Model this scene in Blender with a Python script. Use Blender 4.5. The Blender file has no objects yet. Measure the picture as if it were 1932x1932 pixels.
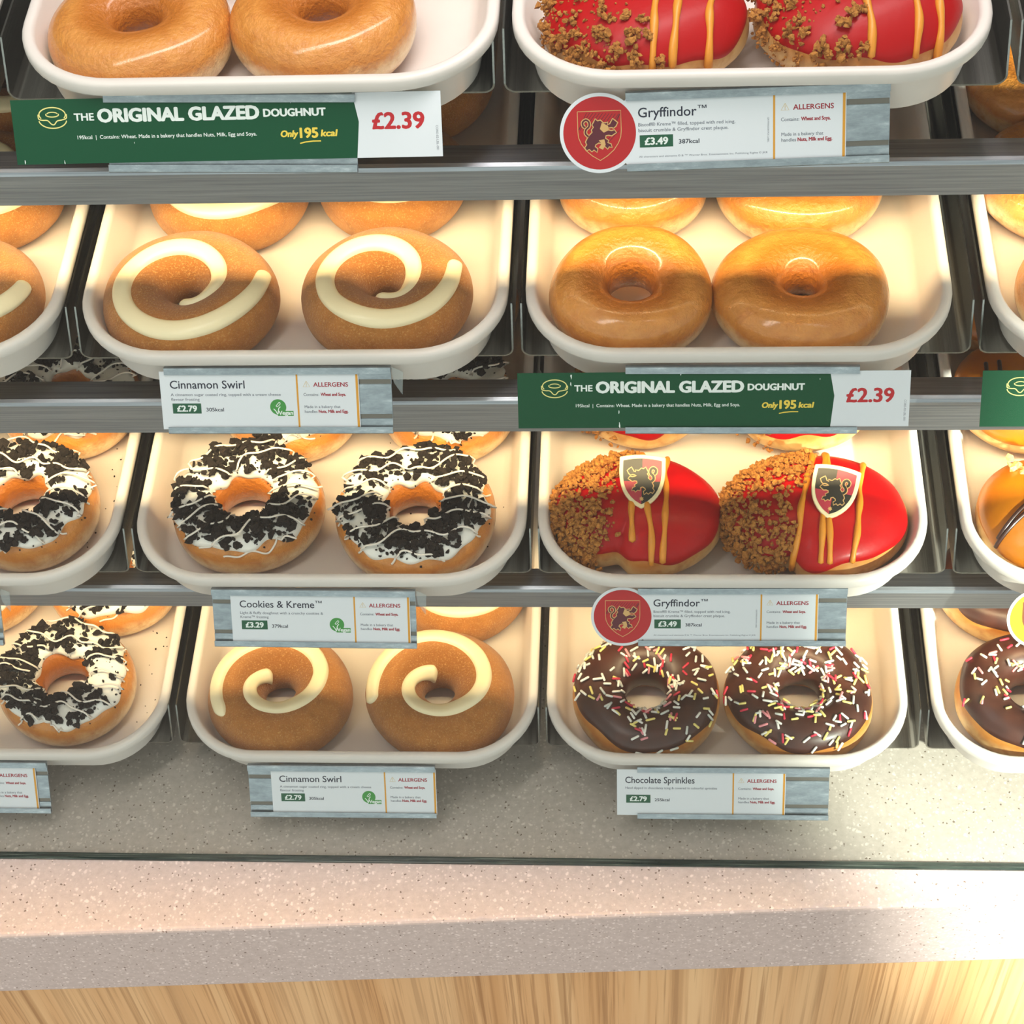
import bpy, bmesh, math, random
import numpy as np
from mathutils import Matrix, Vector
SC = bpy.context.scene
COL = SC.collection
rad = math.radians

# ------------------------------------------------------------------ camera
R = ((0.9978460111, 0.0399438474, -0.0520367862),
     (-0.0005266168, -0.7883425928, -0.6152362790),
     (-0.0655977190, 0.6139384704, -0.7866234765))   # right, down, forward
cd = bpy.data.cameras.new('camera')
cam = bpy.data.objects.new('camera', cd)
COL.objects.link(cam)
m = Matrix.Identity(4)
for i in range(3):
    m[i][0] = R[0][i]; m[i][1] = -R[1][i]; m[i][2] = -R[2][i]
m[0][3], m[1][3], m[2][3] = 0.0640, -0.6553, 1.0985
cam.matrix_world = m
cd.sensor_width = 36
cd.lens = 36 * 3518.34 / 1932
cd.clip_start = 0.01
SC.camera = cam

# ------------------------------------------------------------------ world, lights, exposure
W = bpy.data.worlds.new('world'); SC.world = W; W.use_nodes = True
bg = W.node_tree.nodes['Background']
_t = W.node_tree; _tc = _t.nodes.new('ShaderNodeTexCoord'); _sx = _t.nodes.new('ShaderNodeSeparateXYZ'); _rp = _t.nodes.new('ShaderNodeValToRGB'); _mr = _t.nodes.new('ShaderNodeMapRange')
_t.links.new(_tc.outputs['Generated'], _sx.inputs[0]); _t.links.new(_sx.outputs[2], _mr.inputs[0]); _mr.inputs[1].default_value = -1
_t.links.new(_mr.outputs[0], _rp.inputs[0]); _t.links.new(_rp.outputs[0], bg.inputs[0])
_e = _rp.color_ramp.elements; _e[0].position = .35; _e[0].color = (.40, .38, .36, 1); _e[1].position = .80; _e[1].color = (.72, .68, .65, 1)
_e.new(.5).color = (1.22, 1.24, 1.28, 1)
bg.inputs[1].default_value = 0.95
SC.view_settings.view_transform = 'Standard'
SC.view_settings.look = 'None'
SC.view_settings.gamma = 1
SC.view_settings.use_curve_mapping = False
SC.view_settings.exposure = 0.22

def aim(o, target):
    o.rotation_euler = (Vector(target) - o.location).to_track_quat('-Z', 'Y').to_euler()
def area(name, loc, target, sx, sy, power, col, spread=180):
    l = bpy.data.lights.new(name, 'AREA'); l.shape = 'RECTANGLE'; l.size = sx; l.size_y = sy
    l.energy = power; l.color = col; l.spread = rad(spread)
    o = bpy.data.objects.new(name, l); COL.objects.link(o); o.location = loc; aim(o, target); return o
def spot(name, loc, target, power, col, ang, blend, size=0.03):
    l = bpy.data.lights.new(name, 'SPOT'); l.energy = power; l.color = col
    l.spot_size = rad(ang); l.spot_blend = blend; l.shadow_soft_size = size
    o = bpy.data.objects.new(name, l); COL.objects.link(o); o.location = loc; aim(o, target); return o
area('canopy_lamp', (0.05, 0.10, 1.15), (0.0, 0.15, 0.5), 1.6, 0.10, 4.5, (1.0, 0.86, 0.87), 120)
area('counter_downlight', (-0.22, -0.150, 1.7), (-0.22, -0.1501, -0.03), 1.1, 0.02, 0.20, (1.0, 0.55, 0.18), 6)
spot('sun_patch_spot', (1.9, -2.0, 1.7), (0.755, 0.05, 0.16), 1250, (1.0, 0.95, 0.86), 20.4, 0.12, 0.04)  # added spot standing in for sunlight on the right end, not a shop lamp

# ------------------------------------------------------------------ materials
def lin(h):
    h = h.lstrip('#'); c = [int(h[i:i + 2], 16) / 255 for i in (0, 2, 4)]
    return tuple(x / 12.92 if x <= .04045 else ((x + .055) / 1.055) ** 2.4 for x in c) + (1,)
MATS = {}
class NT:
    def __init__(s, name):
        s.m = bpy.data.materials.new(name); s.m.use_nodes = True
        s.t = s.m.node_tree; s.b = s.t.nodes['Principled BSDF']; s.out = s.t.nodes['Material Output']
        MATS[name] = s.m
    def n(s, typ, **kw):
        nd = s.t.nodes.new(typ)
        for k, v in kw.items():
            if hasattr(nd, k): setattr(nd, k, v)
        return nd
    def l(s, a, b): s.t.links.new(a, b)
    def set(s, **kw):
        for k, v in kw.items(): s.b.inputs[k.replace('_', ' ')].default_value = v
    def coords(s, scale=(1, 1, 1), obj=True):
        tc = s.n('ShaderNodeTexCoord'); mp = s.n('ShaderNodeMapping'); mp.inputs['Scale'].default_value = scale
        s.l(tc.outputs['Object' if obj else 'Generated'], mp.inputs[0]); return mp.outputs[0]
    def noise(s, vec, scale, detail=3, rough=.55):
        nd = s.n('ShaderNodeTexNoise'); nd.inputs['Scale'].default_value = scale
        nd.inputs['Detail'].default_value = detail; nd.inputs['Roughness'].default_value = rough
        s.l(vec, nd.inputs['Vector']); return nd.outputs['Fac']
    def ramp(s, fac, stops):
        nd = s.n('ShaderNodeValToRGB'); e = nd.color_ramp.elements
        while len(e) < len(stops): e.new(.5)
        for i, (p, c) in enumerate(stops): e[i].position = p; e[i].color = c if len(c) == 4 else tuple(c) + (1,)
        s.l(fac, nd.inputs[0]); return nd.outputs[0]
    def mix(s, fac, a, b, mode='MIX'):
        nd = s.n('ShaderNodeMix'); nd.data_type = 'RGBA'; nd.blend_type = mode
        for v, i in ((fac, 0), (a, 6), (b, 7)):
            if hasattr(v, 'is_output') or isinstance(v, bpy.types.NodeSocket): s.l(v, nd.inputs[i])
            else: nd.inputs[i].default_value = v
        return nd.outputs[2]
    def bump(s, h, strength, dist):
        nd = s.n('ShaderNodeBump'); nd.inputs['Strength'].default_value = strength; nd.inputs['Distance'].default_value = dist
        s.l(h, nd.inputs['Height']); s.l(nd.outputs[0], s.b.inputs['Normal'])
    def col(s, sock): s.l(sock, s.b.inputs['Base Color'])
def plain(name, hexcol, rough=.5, metal=0, coat=0):
    t = NT(name); t.set(Base_Color=lin(hexcol), Roughness=rough, Metallic=metal)
    if coat: t.set(Coat_Weight=coat, Coat_Roughness=.15)
    return t.m
# doughs
def dough(name, bottom, band, top, dark, glossy, zs):
    t = NT(name); v = t.coords()
    sep = t.n('ShaderNodeSeparateXYZ'); t.l(v, sep.inputs[0])
    nz = t.noise(v, 55, 3)
    ma = t.n('ShaderNodeMath', operation='MULTIPLY_ADD'); t.l(nz, ma.inputs[0]); ma.inputs[1].default_value = .010; t.l(sep.outputs[2], ma.inputs[2])
    mr = t.n('ShaderNodeMapRange'); t.l(ma.outputs[0], mr.inputs[0]); mr.inputs[1].default_value = .005; mr.inputs[2].default_value = .045
    body = t.ramp(mr.outputs[0], [(0, bottom), (zs[0], bottom), (zs[1], band), (zs[2], band), (zs[3], top), (1, top)])
    cx_ = t.n('ShaderNodeCombineXYZ'); t.l(sep.outputs[0], cx_.inputs[0]); t.l(sep.outputs[1], cx_.inputs[1])
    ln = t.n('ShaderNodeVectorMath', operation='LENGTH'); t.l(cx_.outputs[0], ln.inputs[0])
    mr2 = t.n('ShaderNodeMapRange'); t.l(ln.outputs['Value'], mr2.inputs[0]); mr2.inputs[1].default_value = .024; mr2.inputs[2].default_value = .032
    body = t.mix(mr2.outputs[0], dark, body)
    n2 = t.noise(v, 120, 4, .6)
    body = t.mix(t.ramp(n2, [(.45, (0, 0, 0)), (.75, (.75, .75, .75))]), body, dark)
    t.col(body)
    return t, v
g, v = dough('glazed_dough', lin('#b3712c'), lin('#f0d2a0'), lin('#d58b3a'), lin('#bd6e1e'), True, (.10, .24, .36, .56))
g.set(Roughness=.42, Coat_Weight=.8, Coat_Roughness=.13, Coat_IOR=1.45)
h1 = g.noise(v, 330, 3, .6); h2 = g.noise(v, 70, 2)
g.bump(g.mix(.4, h1, h2), .7, .003)
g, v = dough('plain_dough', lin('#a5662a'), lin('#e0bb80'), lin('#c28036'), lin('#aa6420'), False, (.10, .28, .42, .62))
g.set(Roughness=.5, Coat_Weight=.25, Coat_Roughness=.3)
g.bump(g.noise(v, 200, 4), .25, .001)
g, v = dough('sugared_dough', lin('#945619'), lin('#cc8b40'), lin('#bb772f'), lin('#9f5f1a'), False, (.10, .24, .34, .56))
g.set(Roughness=.75, Sheen_Weight=.25, Sheen_Roughness=.4)
sp = g.noise(v, 900, 3, .75)
src = g.b.inputs['Base Color'].links[0].from_socket
g.col(g.mix(g.ramp(sp, [(.54, (0, 0, 0)), (.70, (.8, .8, .8))]), src, lin('#e0ac66')))
g.bump(sp, .8, .0018)
def creamy(name, hx, rough, coat, sss=.0):
    t = NT(name); t.set(Base_Color=lin(hx), Roughness=rough, Coat_Weight=coat, Coat_Roughness=.2)
    v = t.coords(); t.bump(t.noise(v, 220, 2), .18, .001); return t.m
creamy('cream_frosting', '#f6e6bd', .45, .25)
creamy('white_icing', '#f6f2ea', .38, .35)
creamy('drizzle_icing', '#efe4d8', .4, .3)
creamy('red_icing', '#ad0409', .42, .10).node_tree.nodes['Principled BSDF'].inputs['Specular IOR Level'].default_value = .2
creamy('yellow_icing', '#df8f26', .45, .15)
creamy('caramel_icing', '#c06f06', .34, .35)
t = NT('chocolate_icing'); v = t.coords(); t.set(Roughness=.42, Coat_Weight=.2, Coat_Roughness=.25)
t.col(t.ramp(t.noise(v, 70, 2), [(.35, lin('#3c1c13')), (.7, lin('#4f281b'))])); t.bump(t.noise(v, 120, 2), .2, .001)
plain('chocolate_drizzle', '#38190f', .35, 0, .3)
t = NT('cookie_crumb'); v = t.coords(); t.set(Roughness=.85)
t.col(t.ramp(t.noise(v, 900, 3), [(.35, lin('#0d0806')), (.72, lin('#2b1d16'))])); t.bump(t.noise(v, 1400, 3), .8, .001)
t = NT('biscuit_crumb'); v = t.coords(); t.set(Roughness=.85)
t.col(t.ramp(t.noise(v, 500, 3), [(.3, lin('#8f5419')), (.7, lin('#c98a3c'))])); t.bump(t.noise(v, 1200, 3), .8, .001)
t = NT('pale_crumb'); v = t.coords(); t.set(Roughness=.8)
t.col(t.ramp(t.noise(v, 500, 3), [(.3, lin('#d9a660')), (.7, lin('#f0cf95'))])); t.bump(t.noise(v, 1200, 3), .8, .001)
for nm, hx in (('white', '#f4f0e8'), ('yellow', '#f0dc84'), ('pink', '#e8949a'), ('red', '#cc3148'), ('grey', '#d5d6cf')):
    plain('sprinkle_' + nm, hx, .4)
# case
t = NT('tray_plastic'); v = t.coords(); t.set(Roughness=.38, Specular_IOR_Level=.45)
t.col(t.ramp(t.noise(v, 18, 4), [(.35, lin('#dfd5cf')), (.7, lin('#e6ddd7'))]))
def brushed(name, c1, c2, rough, scale=(6, 400, 400), metal=1.0, lo=.3, hi=.7):
    t = NT(name); v = t.coords(scale); t.set(Metallic=metal, Roughness=rough)
    nz = t.noise(v, 1.6, 5, .65)
    t.col(t.ramp(nz, [(lo, lin(c1)), (hi, lin(c2))]))
    t.bump(nz, .12, .0006); return t
brushed('brushed_steel', '#9799a0', '#c2c4ca', .42)
brushed('pan_steel', '#8d8c88', '#a3a19c', .27, (300, 4, 300))
t = NT('holder_aluminium'); t.set(Metallic=.85, Roughness=.34); v = t.coords((.35, 1, 1))
t.col(t.ramp(t.noise(v, 170, 5, .75), [(.30, lin('#8a9299')), (.58, lin('#aab2b9')), (.82, lin('#dfe4e8'))]))
plain('groove_dark', '#7c766e', .45, .8)
plain('case_dark', '#2a2522', .6)
plain('led_housing', '#8f8d88', .5, .6)
t = NT('led_glow'); t.set(Base_Color=(1, .9, .7, 1), Emission_Color=(1, .78, .48, 1), Emission_Strength=1.5)
# glass
t = NT('case_glass'); t.t.nodes.remove(t.b)
tr = t.n('ShaderNodeBsdfTransparent'); tr.inputs[0].default_value = (.93, .965, .945, 1)
gl = t.n('ShaderNodeBsdfGlossy'); gl.inputs['Roughness'].default_value = 0.02
lw = t.n('ShaderNodeLayerWeight'); lw.inputs[0].default_value = .5
pw = t.n('ShaderNodeMath', operation='POWER'); t.l(lw.outputs['Facing'], pw.inputs[0]); pw.inputs[1].default_value = 4.0
fr = t.n('ShaderNodeMath', operation='MULTIPLY_ADD'); t.l(pw.outputs[0], fr.inputs[0]); fr.inputs[1].default_value = .8; fr.inputs[2].default_value = .02
mx = t.n('ShaderNodeMixShader'); t.l(fr.outputs[0], mx.inputs[0]); t.l(tr.outputs[0], mx.inputs[1]); t.l(gl.outputs[0], mx.inputs[2]); t.l(mx.outputs[0], t.out.inputs[0])
t = NT('clear_plastic'); t.t.nodes.remove(t.b)
tr = t.n('ShaderNodeBsdfTransparent'); tr.inputs[0].default_value = (.9, .92, .92, 1)
gl = t.n('ShaderNodeBsdfGlossy'); gl.inputs['Roughness'].default_value = 0.1
mx = t.n('ShaderNodeMixShader'); mx.inputs[0].default_value = .14; t.l(tr.outputs[0], mx.inputs[1]); t.l(gl.outputs[0], mx.inputs[2]); t.l(mx.outputs[0], t.out.inputs[0])
t = NT('glass_edge'); v = t.coords((8, 300, 300)); t.set(Roughness=.25)
t.col(t.ramp(t.noise(v, 2, 5, .7), [(.45, lin('#22302c')), (.62, lin('#4c5a52')), (.78, lin('#9aa59c'))]))
# counter stone
t = NT('speckled_stone'); v = t.coords(); t.set(Roughness=.42, Specular_IOR_Level=.4)
def chips(scale, lo, hi, pick):
    vo = t.n('ShaderNodeTexVoronoi'); vo.inputs['Scale'].default_value = scale; vo.inputs['Randomness'].default_value = 1
    vw = t.n('ShaderNodeVectorMath', operation='ADD'); nv = t.n('ShaderNodeTexNoise'); nv.inputs['Scale'].default_value = scale * 1.3
    sc = t.n('ShaderNodeVectorMath', operation='SCALE'); sc.inputs['Scale'].default_value = .9 / scale
    t.l(v, nv.inputs['Vector']); t.l(nv.outputs['Color'], sc.inputs[0]); t.l(v, vw.inputs[0]); t.l(sc.outputs[0], vw.inputs[1]); t.l(vw.outputs[0], vo.inputs['Vector'])
    a = t.ramp(vo.outputs['Distance'], [(lo, (1, 1, 1)), (hi, (0, 0, 0))])
    sx = t.n('ShaderNodeSeparateColor'); t.l(vo.outputs['Color'], sx.inputs[0])
    b = t.ramp(sx.outputs[0], [(pick, (0, 0, 0)), (pick + .02, (1, 1, 1))])
    return t.mix(1.0, a, b, 'MULTIPLY')
base = t.ramp(t.noise(v, 240, 4, .7), [(.3, lin('#b6aba2')), (.72, lin('#c8bdb4'))])
base = t.mix(chips(230, .18, .36, .72), base, lin('#ded4cb'))
base = t.mix(chips(400, .18, .38, .5), base, lin('#d8cec5'))
base = t.mix(chips(430, .2, .32, .88), base, lin('#75665a'))
t.col(base)
# wood
t = NT('oak_veneer'); v = t.coords((1, 1, .012)); t.set(Roughness=.45)
n1 = t.noise(v, 36, 4, .6); n2 = t.noise(v, 330, 3, .6); n3 = t.noise(v, 120, 3, .6); n4 = t.noise(v, 14, 2)
b = t.ramp(n1, [(.30, lin('#c3935a')), (.5, lin('#d6aa72')), (.70, lin('#e2be88'))])
b = t.mix(t.ramp(n3, [(.36, (.55, .55, .55)), (.47, (0, 0, 0))]), b, lin('#a0713a'))
b = t.mix(t.ramp(n2, [(.38, (.55, .55, .55)), (.48, (0, 0, 0))]), b, lin('#8f602c'))
b = t.mix(t.ramp(n4, [(.42, (0, 0, 0)), (.6, (.35, .35, .35))]), b, lin('#e0c08e'))
t.col(b); t.bump(n2, .1, .0006)
t = NT('floor_tile'); t.set(Base_Color=lin('#cfc6bb'), Roughness=.5)
plain('wall_paint', '#b9b4ac', .7)
# print
plain('card_white', '#e6e8ee', .55).node_tree.nodes['Principled BSDF'].inputs['Specular IOR Level'].default_value = .2
plain('card_green', '#0c4d30', .5).node_tree.nodes['Principled BSDF'].inputs['Specular IOR Level'].default_value = .2
plain('ink_dark', '#20243a', .5)
plain('ink_grey', '#6d7280', .5)
plain('ink_red', '#a3142c', .5)
plain('ink_price_red', '#c4121f', .5)
plain('ink_white', '#eef2f0', .5)
plain('ink_yellow', '#f0cf4a', .5)
plain('ink_pale_yellow', '#efe08a', .5)
plain('ink_green', '#12573a', .5)
plain('ink_leaf_green', '#3f9440', .5)
plain('ink_orange', '#e09c2c', .5)
plain('ink_tan', '#dfc79c', .5)
plain('ink_gold', '#d9ab6c', .45)
plain('ink_maroon', '#5c1526', .5)
plain('ink_crest_red', '#bb1018', .45)
plain('ink_crest_yellow', '#f0bc14', .45)
plain('ink_crest_brown', '#7a3f12', .5)
plain('plaque_cream', '#f2e2b4', .5)
plain('plaque_black', '#24221c', .45)
plain('plaque_red', '#b03040', .45)

# ------------------------------------------------------------------ helpers
def mesh(name, V, F, mat, parent=None, smooth=True, mats=None, fm=None):
    me = bpy.data.meshes.new(name)
    me.from_pydata([tuple(map(float, p)) for p in V], [], [tuple(map(int, f)) for f in F])
    for k in (mats or [mat]): me.materials.append(MATS[k])
    if fm is not None: me.polygons.foreach_set('material_index', list(fm))
    me.polygons.foreach_set('use_smooth', [smooth] * len(me.polygons))
    me.update()
    o = bpy.data.objects.new(name, me); COL.objects.link(o)
    if parent is not None: o.parent = parent
    return o
def empty(name, loc, rot=(0, 0, 0)):
    o = bpy.data.objects.new(name, None); COL.objects.link(o); o.location = loc; o.rotation_euler = rot
    o.empty_display_size = .02; return o
def tag(o, label, cat, group=None):
    o['label'] = label; o['category'] = cat
    if group: o['group'] = group
    return o
class G:
    """collects geometry into one mesh"""
    def __init__(s): s.V = []; s.F = []; s.M = []; s.n = 0
    def add(s, V, F, mi=0):
        s.V += [tuple(p) for p in V]; s.F += [tuple(i + s.n for i in f) for f in F]; s.M += [mi] * len(F); s.n += len(V); return s
    def box(s, x0, x1, y0, y1, z0, z1, mi=0):
        V = [(x, y, z) for x in (x0, x1) for y in (y0, y1) for z in (z0, z1)]
        return s.add(V, [(0, 1, 3, 2), (4, 6, 7, 5), (0, 4, 5, 1), (2, 3, 7, 6), (0, 2, 6, 4), (1, 5, 7, 3)], mi)
    def prism(s, poly, z0, z1, mi=0):
        n = len(poly); V = [(x, y, z0) for x, y in poly] + [(x, y, z1) for x, y in poly]
        F = [tuple(range(n - 1, -1, -1)), tuple(range(n, 2 * n))] + [(i, (i + 1) % n, n + (i + 1) % n, n + i) for i in range(n)]
        return s.add(V, F, mi)
    def flat(s, poly, z, mi=0):
        return s.add([(x, y, z) for x, y in poly], [tuple(range(len(poly)))], mi)
    def extrude_x(s, prof, x0, x1, mi=0):     # prof: (y,z) polygon
        n = len(prof); V = [(x0, y, z) for y, z in prof] + [(x1, y, z) for y, z in prof]
        F = [tuple(range(n - 1, -1, -1)), tuple(range(n, 2 * n))] + [(i, (i + 1) % n, n + (i + 1) % n, n + i) for i in range(n)]
        return s.add(V, F, mi)
    def tube(s, pts, r, seg=8, mi=0, taper=True):
        P = np.array(pts, float); n = len(P)
        if n < 2: return s
        rr = np.full(n, r, float) if np.isscalar(r) else np.array(r, float)
        T = np.gradient(P, axis=0); T /= np.linalg.norm(T, axis=1)[:, None] + 1e-12
        up = np.array([0, 0, 1.0]); V = []
        for i in range(n):
            a = np.cross(T[i], up)
            if np.linalg.norm(a) < 1e-3: a = np.cross(T[i], (1, 0, 0))
            a /= np.linalg.norm(a); b = np.cross(a, T[i])
            for k in range(seg):
                t_ = 2 * math.pi * k / seg; V.append(P[i] + rr[i] * (math.cos(t_) * a + math.sin(t_) * b))
        F = [(i * seg + k, i * seg + (k + 1) % seg, (i + 1) * seg + (k + 1) % seg, (i + 1) * seg + k) for i in range(n - 1) for k in range(seg)]
        b0 = len(V); V.append(P[0] - T[0] * rr[0] * .6); V.append(P[-1] + T[-1] * rr[-1] * .6)
        F += [(b0, (k + 1) % seg, k) for k in range(seg)] + [(b0 + 1, (n - 1) * seg + k, (n - 1) * seg + (k + 1) % seg) for k in range(seg)]
        return s.add(V, F, mi)
    def done(s, name, mat, parent=None, smooth=False, mats=None):
        return mesh(name, s.V, s.F, mat, parent, smooth, mats, s.M if mats else None)
def bevel(o, w, seg=2):
    b = o.modifiers.new('bevel', 'BEVEL'); b.width = w; b.segments = seg; b.limit_method = 'ANGLE'; b.angle_limit = rad(40); return o
def smooth_by_angle(o):
    for p in o.data.polygons: p.use_smooth = True
    try: o.data.set_sharp_from_angle(angle=rad(35))
    except Exception: pass
    return o
def grid(P, close_u=True, cap0=None, cap1=None):
    n, k = P.shape[:2]; V = P.reshape(-1, 3).tolist(); F = []
    for i in range(n if close_u else n - 1):
        j = (i + 1) % n
        for q in range(k - 1): F.append((i * k + q, j * k + q, j * k + q + 1, i * k + q + 1))
    if cap0 is not None: V.append(cap0); c = len(V) - 1; F += [(c, ((i + 1) % n) * k, i * k) for i in range(n)]
    if cap1 is not None: V.append(cap1); c = len(V) - 1; F += [(c, i * k + k - 1, ((i + 1) % n) * k + k - 1) for i in range(n)]
    return V, F

# ------------------------------------------------------------------ shelf geometry (metres)
YK = (0.0821, 0.0599, 0.0327, 0.0); ZK = (0.4943, 0.3251, 0.1549, 0.0)
P = 0.253
GAPX = ((-.2549, -.003, .2483), (-.2537, -.0016, .2517), (-.2533, .0021, .2570), (-.2506, .0019, .2562))
ROW = ('top', 'second', 'third', 'bottom')
COLN = ('cut off at the left edge', 'left of centre', 'right of centre', 'cut off at the right edge')

# ------------------------------------------------------------------ structure
o = G().box(-3, 3, -3.2, 1.2, -.97, -.93).done('floor', 'floor_tile'); o['kind'] = 'structure'
o = G().box(-3, 3, 1.0, 1.06, -.93, 2.4).done('wall_back', 'wall_paint'); o['kind'] = 'structure'
# counter
def fy(x): return -.1142 + (x + .0165) * .0504
zt, zb = -.03, -.1185
poly = [(-.95, fy(-.95)), (.95, fy(.95)), (.95, .72), (-.95, .72)]
o = G().prism(poly, zb, zt).done('stone_worktop', 'speckled_stone'); bevel(o, .003, 3)
tag(o, 'thick beige speckled stone counter slab that the glass stands on', 'counter')
poly2 = [(-.95, fy(-.95) + .004), (.95, fy(.95) + .004), (.95, .70), (-.95, .70)]
o = G().prism(poly2, -.93, zb).done('serving_counter', 'oak_veneer')
tag(o, 'light oak veneer counter base panel below the stone slab', 'counter base')
# glass pane
SL = .166
def gy(z): return -.0738 + (z + .03) * SL
gr = empty('glass_pane', (0, -.0738, -.03)); tag(gr, 'clear leaning front glass of the doughnut display case', 'glass')
th = .0032
o = G().extrude_x([(0, .0015), (th, .0015), (th + .72 * SL, .72), (.72 * SL, .72)], -.95, .95).done('pane', 'case_glass', gr)
o = G().extrude_x([(-.0008, 0), (th + .0008, 0), (th + .0008, .0016), (-.0008, .0016)], -.95, .95).done('edge_seal', 'glass_edge', gr)
o['label'] = 'dark green sealed bottom edge of the glass'
# case body
cb = empty('display_cabinet', (0, .5, -.03)); tag(cb, 'dark back and end panels of the display case behind the trays', 'cabinet')
G().box(-.95, .95, .12, .135, .0, .98).done('back_panel', 'case_dark', cb)
for s in (-1, 1):
    G().box(s * .94 - .008, s * .94 + .008, -.44, .12, 0, .98).done('end_panel', 'case_dark', cb)

# ------------------------------------------------------------------ rails with led strips
RAIL = ((-.010, -.0394, -.0625), (-.010, -.0268, -.0537), (-.004, -.0125, -.0315))
RLAB = ('brushed steel front rail under the top shelf of trays', 'brushed steel front rail under the second shelf of trays', 'narrow brushed steel front rail under the third shelf, above the bottom trays')
LEDP = (4.3, 4.3, 2.8)
for k, (dy, z1, z0) in enumerate(RAIL):
    z1 += ZK[k]; z0 += ZK[k]; y = YK[k] + dy
    r = empty('shelf_rail', (0, y, z0)); tag(r, RLAB[k], 'shelf rail', 'steel shelf rails')
    h = z1 - z0
    o = G().extrude_x([(0, 0), (.0016, 0), (.0016, h - .0016), (.0150, h - .0016), (.0150, .004), (.0166, .004), (.0166, h), (.003, h), (.0009, h - .0009), (0, h - .003)], -.93, .93).done('fascia', 'brushed_steel', r)
    G().box(-.92, .92, .0020, .0068, h - .0046, h - .0017).done('led_strip', 'led_glow', r)['label'] = 'warm glowing light strip under the rail'
    if k < 2: G().box(-.92, .92, .0016, .0054, .0005, .0060).done('light_shade', 'brushed_steel', r)
    l = bpy.data.lights.new('led_lamp', 'AREA'); l.shape = 'RECTANGLE'; l.size = 1.84; l.size_y = .004
    l.energy = LEDP[k]; l.color = (1.0, .74, .42); l.spread = rad(140)
    lo = bpy.data.objects.new('led_lamp', l); COL.objects.link(lo); lo.parent = r
    lo.location = (0, .0044, h - .0050); lo.rotation_euler = (rad(38), 0, 0)

# ------------------------------------------------------------------ pans (sheet metal) and trays
def make_pan(k, c):
    gx = GAPX[k]; edges = [gx[0] - P, gx[0], gx[1], gx[2], gx[2] + P]
    x0, x1 = edges[c] + .0022, edges[c + 1] - .0022
    L = .62 - YK[k] - .012; L = min(L, .60 - YK[k] + .018)
    r_, hs, sl, tk = .006, .030, .012, .0010
    prof = []
    prof.append((x0, hs))
    for a in range(0, 7): q = a / 6 * math.pi / 2; prof.append((x0 + r_ - r_ * math.cos(q), r_ - r_ * math.sin(q)))
    for a in range(6, -1, -1): q = a / 6 * math.pi / 2; prof.append((x1 - r_ + r_ * math.cos(q), r_ - r_ * math.sin(q)))
    prof.append((x1, hs))
    n = len(prof); cx = (x0 + x1) / 2; V = []; F = []
    nr = []
    for i in range(n):
        a = prof[max(i - 1, 0)]; b = prof[min(i + 1, n - 1)]; d = (b[0] - a[0], b[1] - a[1]); ll = math.hypot(*d); nr.append((-d[1] / ll, d[0] / ll))
    for off in (0, tk):
        for yy in (0, L):
            for (px, pz), (nx, nz) in zip(prof, nr):
                V.append((px + nx * off - cx, yy + (sl * max(0, pz - r_) / (hs - r_) if yy == 0 else 0), pz + nz * off))
    for i in range(n - 1):
        F += [(i, i + 1, n + i + 1, n + i), (2 * n + i, 3 * n + i, 3 * n + i + 1, 2 * n + i + 1), (i, 2 * n + i, 2 * n + i + 1, i + 1), (n + i, n + i + 1, 3 * n + i + 1, 3 * n + i)]
    F += [(0, n, 3 * n, 2 * n), (n - 1, 2 * n + n - 1, 3 * n + n - 1, n + n - 1)]
    o = mesh('tray_pan', V, F, 'pan_steel'); smooth_by_angle(o); o.location = (cx, YK[k], ZK[k])
    where = ROW[k] + ' shelf'
    tag(o, 'folded steel tray pan on the %s, %s' % (where, COLN[c]), 'tray pan', 'steel tray pans')
TX = [[(-.3785 - .0, .241), (-.1223, .239), (.1205, .2335), (.3765, .241)],
      [(-.3790, .241), (-.1267, .241), (.1207, .2345), (.3775, .241)],
      [(-.3785, .241), (-.1253, .2450), (.1234, .2385), (.3830, .241)],
      [(-.3735, .241), (-.1213, .2400), (.1250, .2405), (.3815, .241)]]
CONT = [['glazed', 'glazed ring', 'red iced', 'glazed'], ['cinnamon swirl', 'cinnamon swirl', 'glazed ring', 'glazed ring'],
        ['cookie topped', 'cookie topped', 'red iced', 'caramel iced'], ['cookie topped', 'cinnamon swirl', 'chocolate sprinkle', 'chocolate sprinkle']]
TRIM = .0305          # rim overhang in front of the pan edge
def rrect(w, l, r, d, n=12):
    out = []; hw = w / 2 - d; rr = max(r - d, .004)
    for cx, cy, a0 in ((hw - rr, d + rr, -90), (hw - rr, l - d - rr, 0), (-hw + rr, l - d - rr, 90), (-hw + rr, d + rr, 180)):
        for i in range(n + 1):
            a = rad(a0 + 90 * i / n); out.append((cx + rr * math.cos(a), cy + rr * math.sin(a)))
    return out
def make_tray(k, c):
    x, w = TX[k][c]; L = .372; H = .0325
    prof = [(.0125, .0002), (.0105, .0018), (.0058, .0245), (.0018, .0245), (.0004, .0252), (0, .0265), (0, .0305), (.0008, .0318), (.0022, H), (.0045, H), (.0056, H - .0006), (.0066, H - .0022), (.0125, .0075), (.0150, .0045), (.0190, .0032)]
    Pn = np.array([[(px, py, z) for (px, py) in rrect(w, L, .052, d)] for d, z in prof]).transpose(1, 0, 2)
    V, F = grid(Pn, True, (0, L / 2, .0002), (0, L / 2, .0032))
    o = mesh('doughnut_tray', V, F, 'tray_plastic'); smooth_by_angle(o)
    o.location = (x, YK[k] - TRIM, ZK[k] + .0012)
    tag(o, 'white tray of %s doughnuts on the %s shelf, %s' % (CONT[k][c], ROW[k], COLN[c]), 'tray', 'white plastic doughnut trays')
for k in range(4):
    for c in range(4):
        make_pan(k, c); make_tray(k, c)
FLOOR = .0046

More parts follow.
